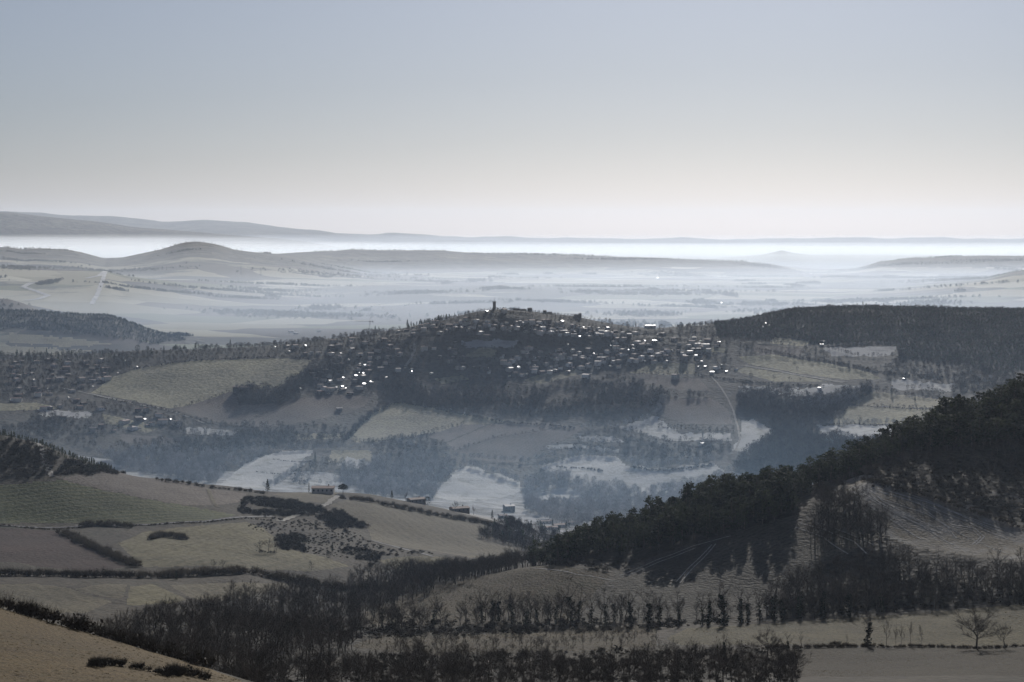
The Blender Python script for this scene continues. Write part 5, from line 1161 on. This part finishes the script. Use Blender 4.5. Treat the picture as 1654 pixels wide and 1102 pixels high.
lab(house(822, 826, 1700, 2250, 1, .35, 'stone', 'roofh', 1.1, 4, 'farmhouse'), 'tall valley house with a sunlit roof above the conifer wood')
lab(house(812, 838, 1700, 2250, 3, .35, 'wall', 'roof', 1.2, 2), 'small low outbuilding just below the white valley house')
for i, (u, v) in enumerate(((882, 846), (903, 852), (925, 848), (890, 856))):
    lab(house(u, v, 1850, 2300, 2, .3, 'wall', 'roof', .8, 3), '%s of the valley floor houses seen just left of the pine ridge' % ORD[i], 'valley floor houses')
lab(house(1050, 527, 3050, 3200, 2, 0, 'wallw', 'roofm', 1.15, 0, 'barn'), 'white-roofed barn on the skyline between dark trees')
lab(house(390, 632, 2600, 2800, 2, -.1, 'stone', 'roof', 1.5, 0, 'barn'), 'dark low barn at the lower edge of the big pasture')
lab(house(548, 663, 2500, 2800, 3, .3, 'stone', 'roofg', 1.1, 0, 'barn'), 'small dark shed standing in the ploughed field')

# the tower on the summit, with castle remains
def part_mesh(name, mb, mat, parent, **k): return link(name, mb.mesh(name, M[mat]), parent, **k)
tw = link('hilltop_tower', None, label='dark square clock tower with a mast on top of the hill village', category='tower'); tw.location = at(798.5, 494.5, 3050, 3180) - Vector((0, 0, 1))
mb = MB(); mb.box((0, 0, 6.0), (5.0, 5.0, 14)); part_mesh('shaft', mb, 'stone', tw)
mb = MB(); mb.box((0, 0, 13.2), (5.8, 5.8, .8))
for x in (-2.2, 0, 2.2):
    for y in (-2.2, 0, 2.2):
        if x or y: mb.box((x, y, 14.0), (.9, .9, .9))
part_mesh('parapet', mb, 'stone', tw)
mb = MB(); mb.tube([(0, 0, 13.3), (0, 0, 20.5)], [.22, .12], 5); mb.box((.45, 0, 18.6), (.9, .06, .6)); part_mesh('mast', mb, 'metal', tw)
for dx in (-1.0, 1.0):
    w2 = link('window', WIN, tw); w2.location = (dx, -2.52, 10.0)
def ruin(u, v, boxes, label):
    o = link('castle_ruin', None, label=label, category='ruin'); o.location = at(u, v, 3040, 3180) - Vector((0, 0, 1))
    for b in boxes:
        mb = MB(); mb.box((b[0], 0, b[2] / 2), (b[1], 6, b[2]))
        for k in range(int(b[1] / 2)): mb.box((b[0] - b[1] / 2 + 1 + 2 * k, random.uniform(-2, 2), b[2] + .3), (1.1, 1.6, random.uniform(.5, 1.4)))
        part_mesh('wall', mb, 'stone', o)
ruin(838, 496, [(-4, 9, 4.5), (7, 12, 3.2), (18, 8, 5)], 'jagged dark castle walls on the summit right of the tower')
ruin(880, 504, [(0, 6, 5.5), (8, 8, 3)], 'dark broken wall block stepping down from the summit')
ruin(931, 512, [(0, 9, 5), (6, 5, 7)], 'dark castle rock block with a pointed top on the right shoulder')

# tower crane
cr = link('tower_crane', None, label='thin tower crane with its jib pointing left on the skyline', category='crane'); cr.location = at(597, 538, 3000, 3150) - Vector((0, 0, .5))
def lattice(mb, a, b, w_, n, axis):
    a, b = Vector(a), Vector(b)
    o1, o2 = (Vector((w_ / 2, 0, 0)), Vector((0, w_ / 2, 0))) if axis == 'z' else (Vector((0, w_ / 2, 0)), Vector((0, 0, w_ / 2)))
    cs = [o1 + o2, o1 - o2, -o1 - o2, -o1 + o2]
    for c_ in cs: mb.tube([a + c_, b + c_], [.11, .11], 4)
    for i in range(n):
        p, q = a.lerp(b, i / n), a.lerp(b, (i + 1) / n)
        for k in range(4): mb.tube([p + cs[k], q + cs[(k + 1) % 4]], [.06, .06], 3)
mb = MB(); lattice(mb, (0, 0, -1), (0, 0, 22), 1.5, 14, 'z'); part_mesh('mast', mb, 'metal', cr)
mb = MB(); lattice(mb, (-24, 0, 21.5), (0, 0, 21), 1.1, 16, 'x'); part_mesh('jib', mb, 'metal', cr)
mb = MB(); lattice(mb, (0, 0, 21), (6, 0, 21), 1.1, 5, 'x'); mb.box((5.2, 0, 20.2), (1.6, 1.4, 1.8)); part_mesh('counterweight', mb, 'metal', cr)
mb = MB(); mb.tube([(0, 0, 21), (.6, 0, 26)], [.3, .1], 4); mb.tube([(.6, 0, 26), (-14, 0, 21.7)], [.06, .06], 3); mb.tube([(.6, 0, 26), (5.5, 0, 21.5)], [.06, .06], 3); part_mesh('apex', mb, 'metal', cr)
mb = MB(); mb.box((.9, -.9, 20.2), (1.2, 1.2, 1.8)); part_mesh('cab', mb, 'metal', cr)

# houses far out on the plain, a few pixels each
random.seed(31)
FV_ = [(444, 483), (506, 492), (524, 493), (477, 499), (600, 496), (612, 492), (618, 498), (655, 494), (662, 504), (597, 502), (545, 503), (580, 500), (632, 503), (300, 467), (312, 471), (293, 463), (1062, 450), (907, 445), (1298, 437), (1310, 438), (1166, 490), (1170, 496), (1225, 493), (1160, 497), (515, 536), (470, 537), (478, 540), (1235, 522), (1234, 527), (1241, 525), (1327, 556), (1329, 551)]
for i, (u, v) in enumerate(FV_[:27]):
    o = house(u, v, 4500, 12000, 2, random.uniform(-.6, .6), 'wallw', 'roofg', random.uniform(.5, .9), 0, 'far_house')
    for c_ in list(o.children_recursive):
        if c_.name.startswith('chimney'): bpy.data.objects.remove(c_)
    lab(o, 'tiny pale building on the hazy plain, %s counting down from the horizon' % ORD[sorted(FV_[:27], key=lambda q: (q[1], q[0])).index((u, v))], 'buildings on the plain')
for i, (u, v) in enumerate(FV_[27:]):
    lab(house(u, v + 2, 2900, 3330, 3, 0, 'wallw', 'roofg', .7, 0, 'hut'), ['topmost', 'lower left', 'right-hand', 'lower', 'upper'][i] + (' of three bright huts in the plateau wood' if i < 3 else ' of two bright huts above the frosty blue meadow'), 'bright huts of the plateau')
# pylons on the plain
for u, v, t in ((389, 444, 'left of two hazy pylons on the plain below the cone hill'), (421, 446, 'right of two hazy pylons on the plain below the cone hill')):
    o = link('pylon', None, label=t, category='pylon'); o.location = at(u, v, 8000, 11000)
    mb = MB()
    for sx in (-1, 1):
        for sy in (-1, 1): mb.tube([(sx * 3.4, sy * 3.4, -1), (sx * .8, sy * .8, 42)], [.5, .35], 4)
    part_mesh('legs', mb, 'metal', o)
    mb = MB()
    for z, w_ in ((30, 9), (36, 7), (41, 5)): mb.box((0, 0, z), (2 * w_, .8, .8))
    part_mesh('crossarms', mb, 'metal', o)

# ------------------------------------------------------------------ roads and tracks
def strip(name, line, width, d0, d1, mat, lift=.35, label=None, n=14):
    pts = []
    L = [at(u, v, d0, d1) for u, v in line]
    for a, b in zip(L[:-1], L[1:]):
        for i in range(n): pts.append(a.lerp(b, i / n))
    pts.append(L[-1])
    vs, fs = [], []
    for i, p in enumerate(pts):
        t = (pts[min(i + 1, len(pts) - 1)] - pts[max(i - 1, 0)]); t.z = 0; t.normalize(); sd = Vector((-t.y, t.x, 0))
        wd = width * (1 + .25 * math.sin(i * 1.7 + width))
        for s_ in (-.5, .5):
            q = p + sd * wd * s_; u = CX + F * q.x / q.y
            vs.append((q.x, q.y, float(ground(u, q.y)) + lift))
        if i: fs.append((2 * i - 2, 2 * i - 1, 2 * i + 1, 2 * i))
    o = link(name, mesh_np(name, vs, fs, M[mat]), kind='structure')
    if label: o['label'] = label
    return o
strip('road', [(170, 440), (165, 455), (158, 475), (148, 492)], 17, 6000, 8500, 'far_road', 1.5)
strip('road', [(172, 437), (160, 446), (140, 450)], 20, 7000, 8600, 'far_road', 1.5)
strip('road', [(90, 453), (50, 458), (38, 464), (62, 472), (78, 478), (60, 484), (40, 486)], 22, 6000, 8200, 'far_road', 1.5)
strip('lane', [(100, 627), (150, 637), (215, 652), (275, 664), (300, 672), (330, 684)], 5, 2400, 2850, 'road')
strip('straight_road', [(1204, 591), (1260, 600), (1320, 611), (1362, 618)], 6, 2650, 2960, 'road')
strip('lane', [(1146, 606), (1158, 618), (1168, 632), (1176, 645), (1185, 665), (1192, 690), (1195, 710), (1188, 728)], 2.6, 2250, 2900, 'road')
strip('lane', [(671, 555), (669, 566), (666, 575), (661, 584), (655, 592)], 5, 2800, 3050, 'road')
strip('farm_track', [(450, 842), (480, 832), (510, 822), (530, 814), (548, 799)], 5, 1380, 1740, 'road')
strip('farm_track', [(336, 790), (340, 800), (345, 812), (352, 820)], 3, 1400, 1640, 'stub')
strip('farm_track', [(-60, 848), (14, 850), (95, 853), (200, 849), (330, 843), (440, 834)], 3.5, 1330, 1480, 'asphalt')
for k, ln in enumerate([[(1092, 940), (1115, 915), (1138, 893), (1150, 880)], [(1098, 942), (1121, 916), (1144, 893), (1156, 879)],
     [(1290, 845), (1330, 855), (1380, 875), (1400, 895)], [(1285, 852), (1330, 868), (1370, 895)], [(1325, 845), (1370, 862), (1410, 880)],
     [(1380, 785), (1420, 812), (1470, 840), (1520, 862)], [(1386, 783), (1426, 810), (1478, 838), (1530, 860)], [(1390, 790), (1460, 805), (1540, 840)],
     [(1500, 828), (1530, 850), (1545, 870)], [(1570, 880), (1584, 868), (1572, 857), (1545, 852)], [(1576, 880), (1590, 867), (1575, 854), (1548, 849)],
     [(1384, 786), (1440, 800), (1500, 818), (1560, 842), (1630, 872)], [(1388, 784), (1446, 797), (1508, 815), (1570, 840), (1640, 868)], [(1392, 800), (1440, 826), (1490, 850), (1540, 880)], [(1398, 800), (1450, 826), (1500, 850)], [(1400, 815), (1450, 846), (1490, 872)],
     [(1420, 805), (1500, 832), (1590, 880), (1630, 895)], [(1460, 796), (1530, 822), (1600, 856)], [(1400, 786), (1470, 803), (1560, 834), (1640, 862)],
     [(860, 918), (930, 928), (1000, 940)], [(1000, 930), (1060, 905), (1120, 882), (1180, 866)], [(1004, 933), (1064, 908), (1124, 885)]]):
    strip('wheel_rut', ln, .8, 960, 1200, 'rut', .12)
strip('farm_track', [(700, 900), (640, 884), (600, 873)], 3, 1200, 1500, 'asphalt')
strip('farm_track', [(60, 700), (70, 730), (75, 755), (85, 770)], 5, 1480, 1620, 'road', .3)
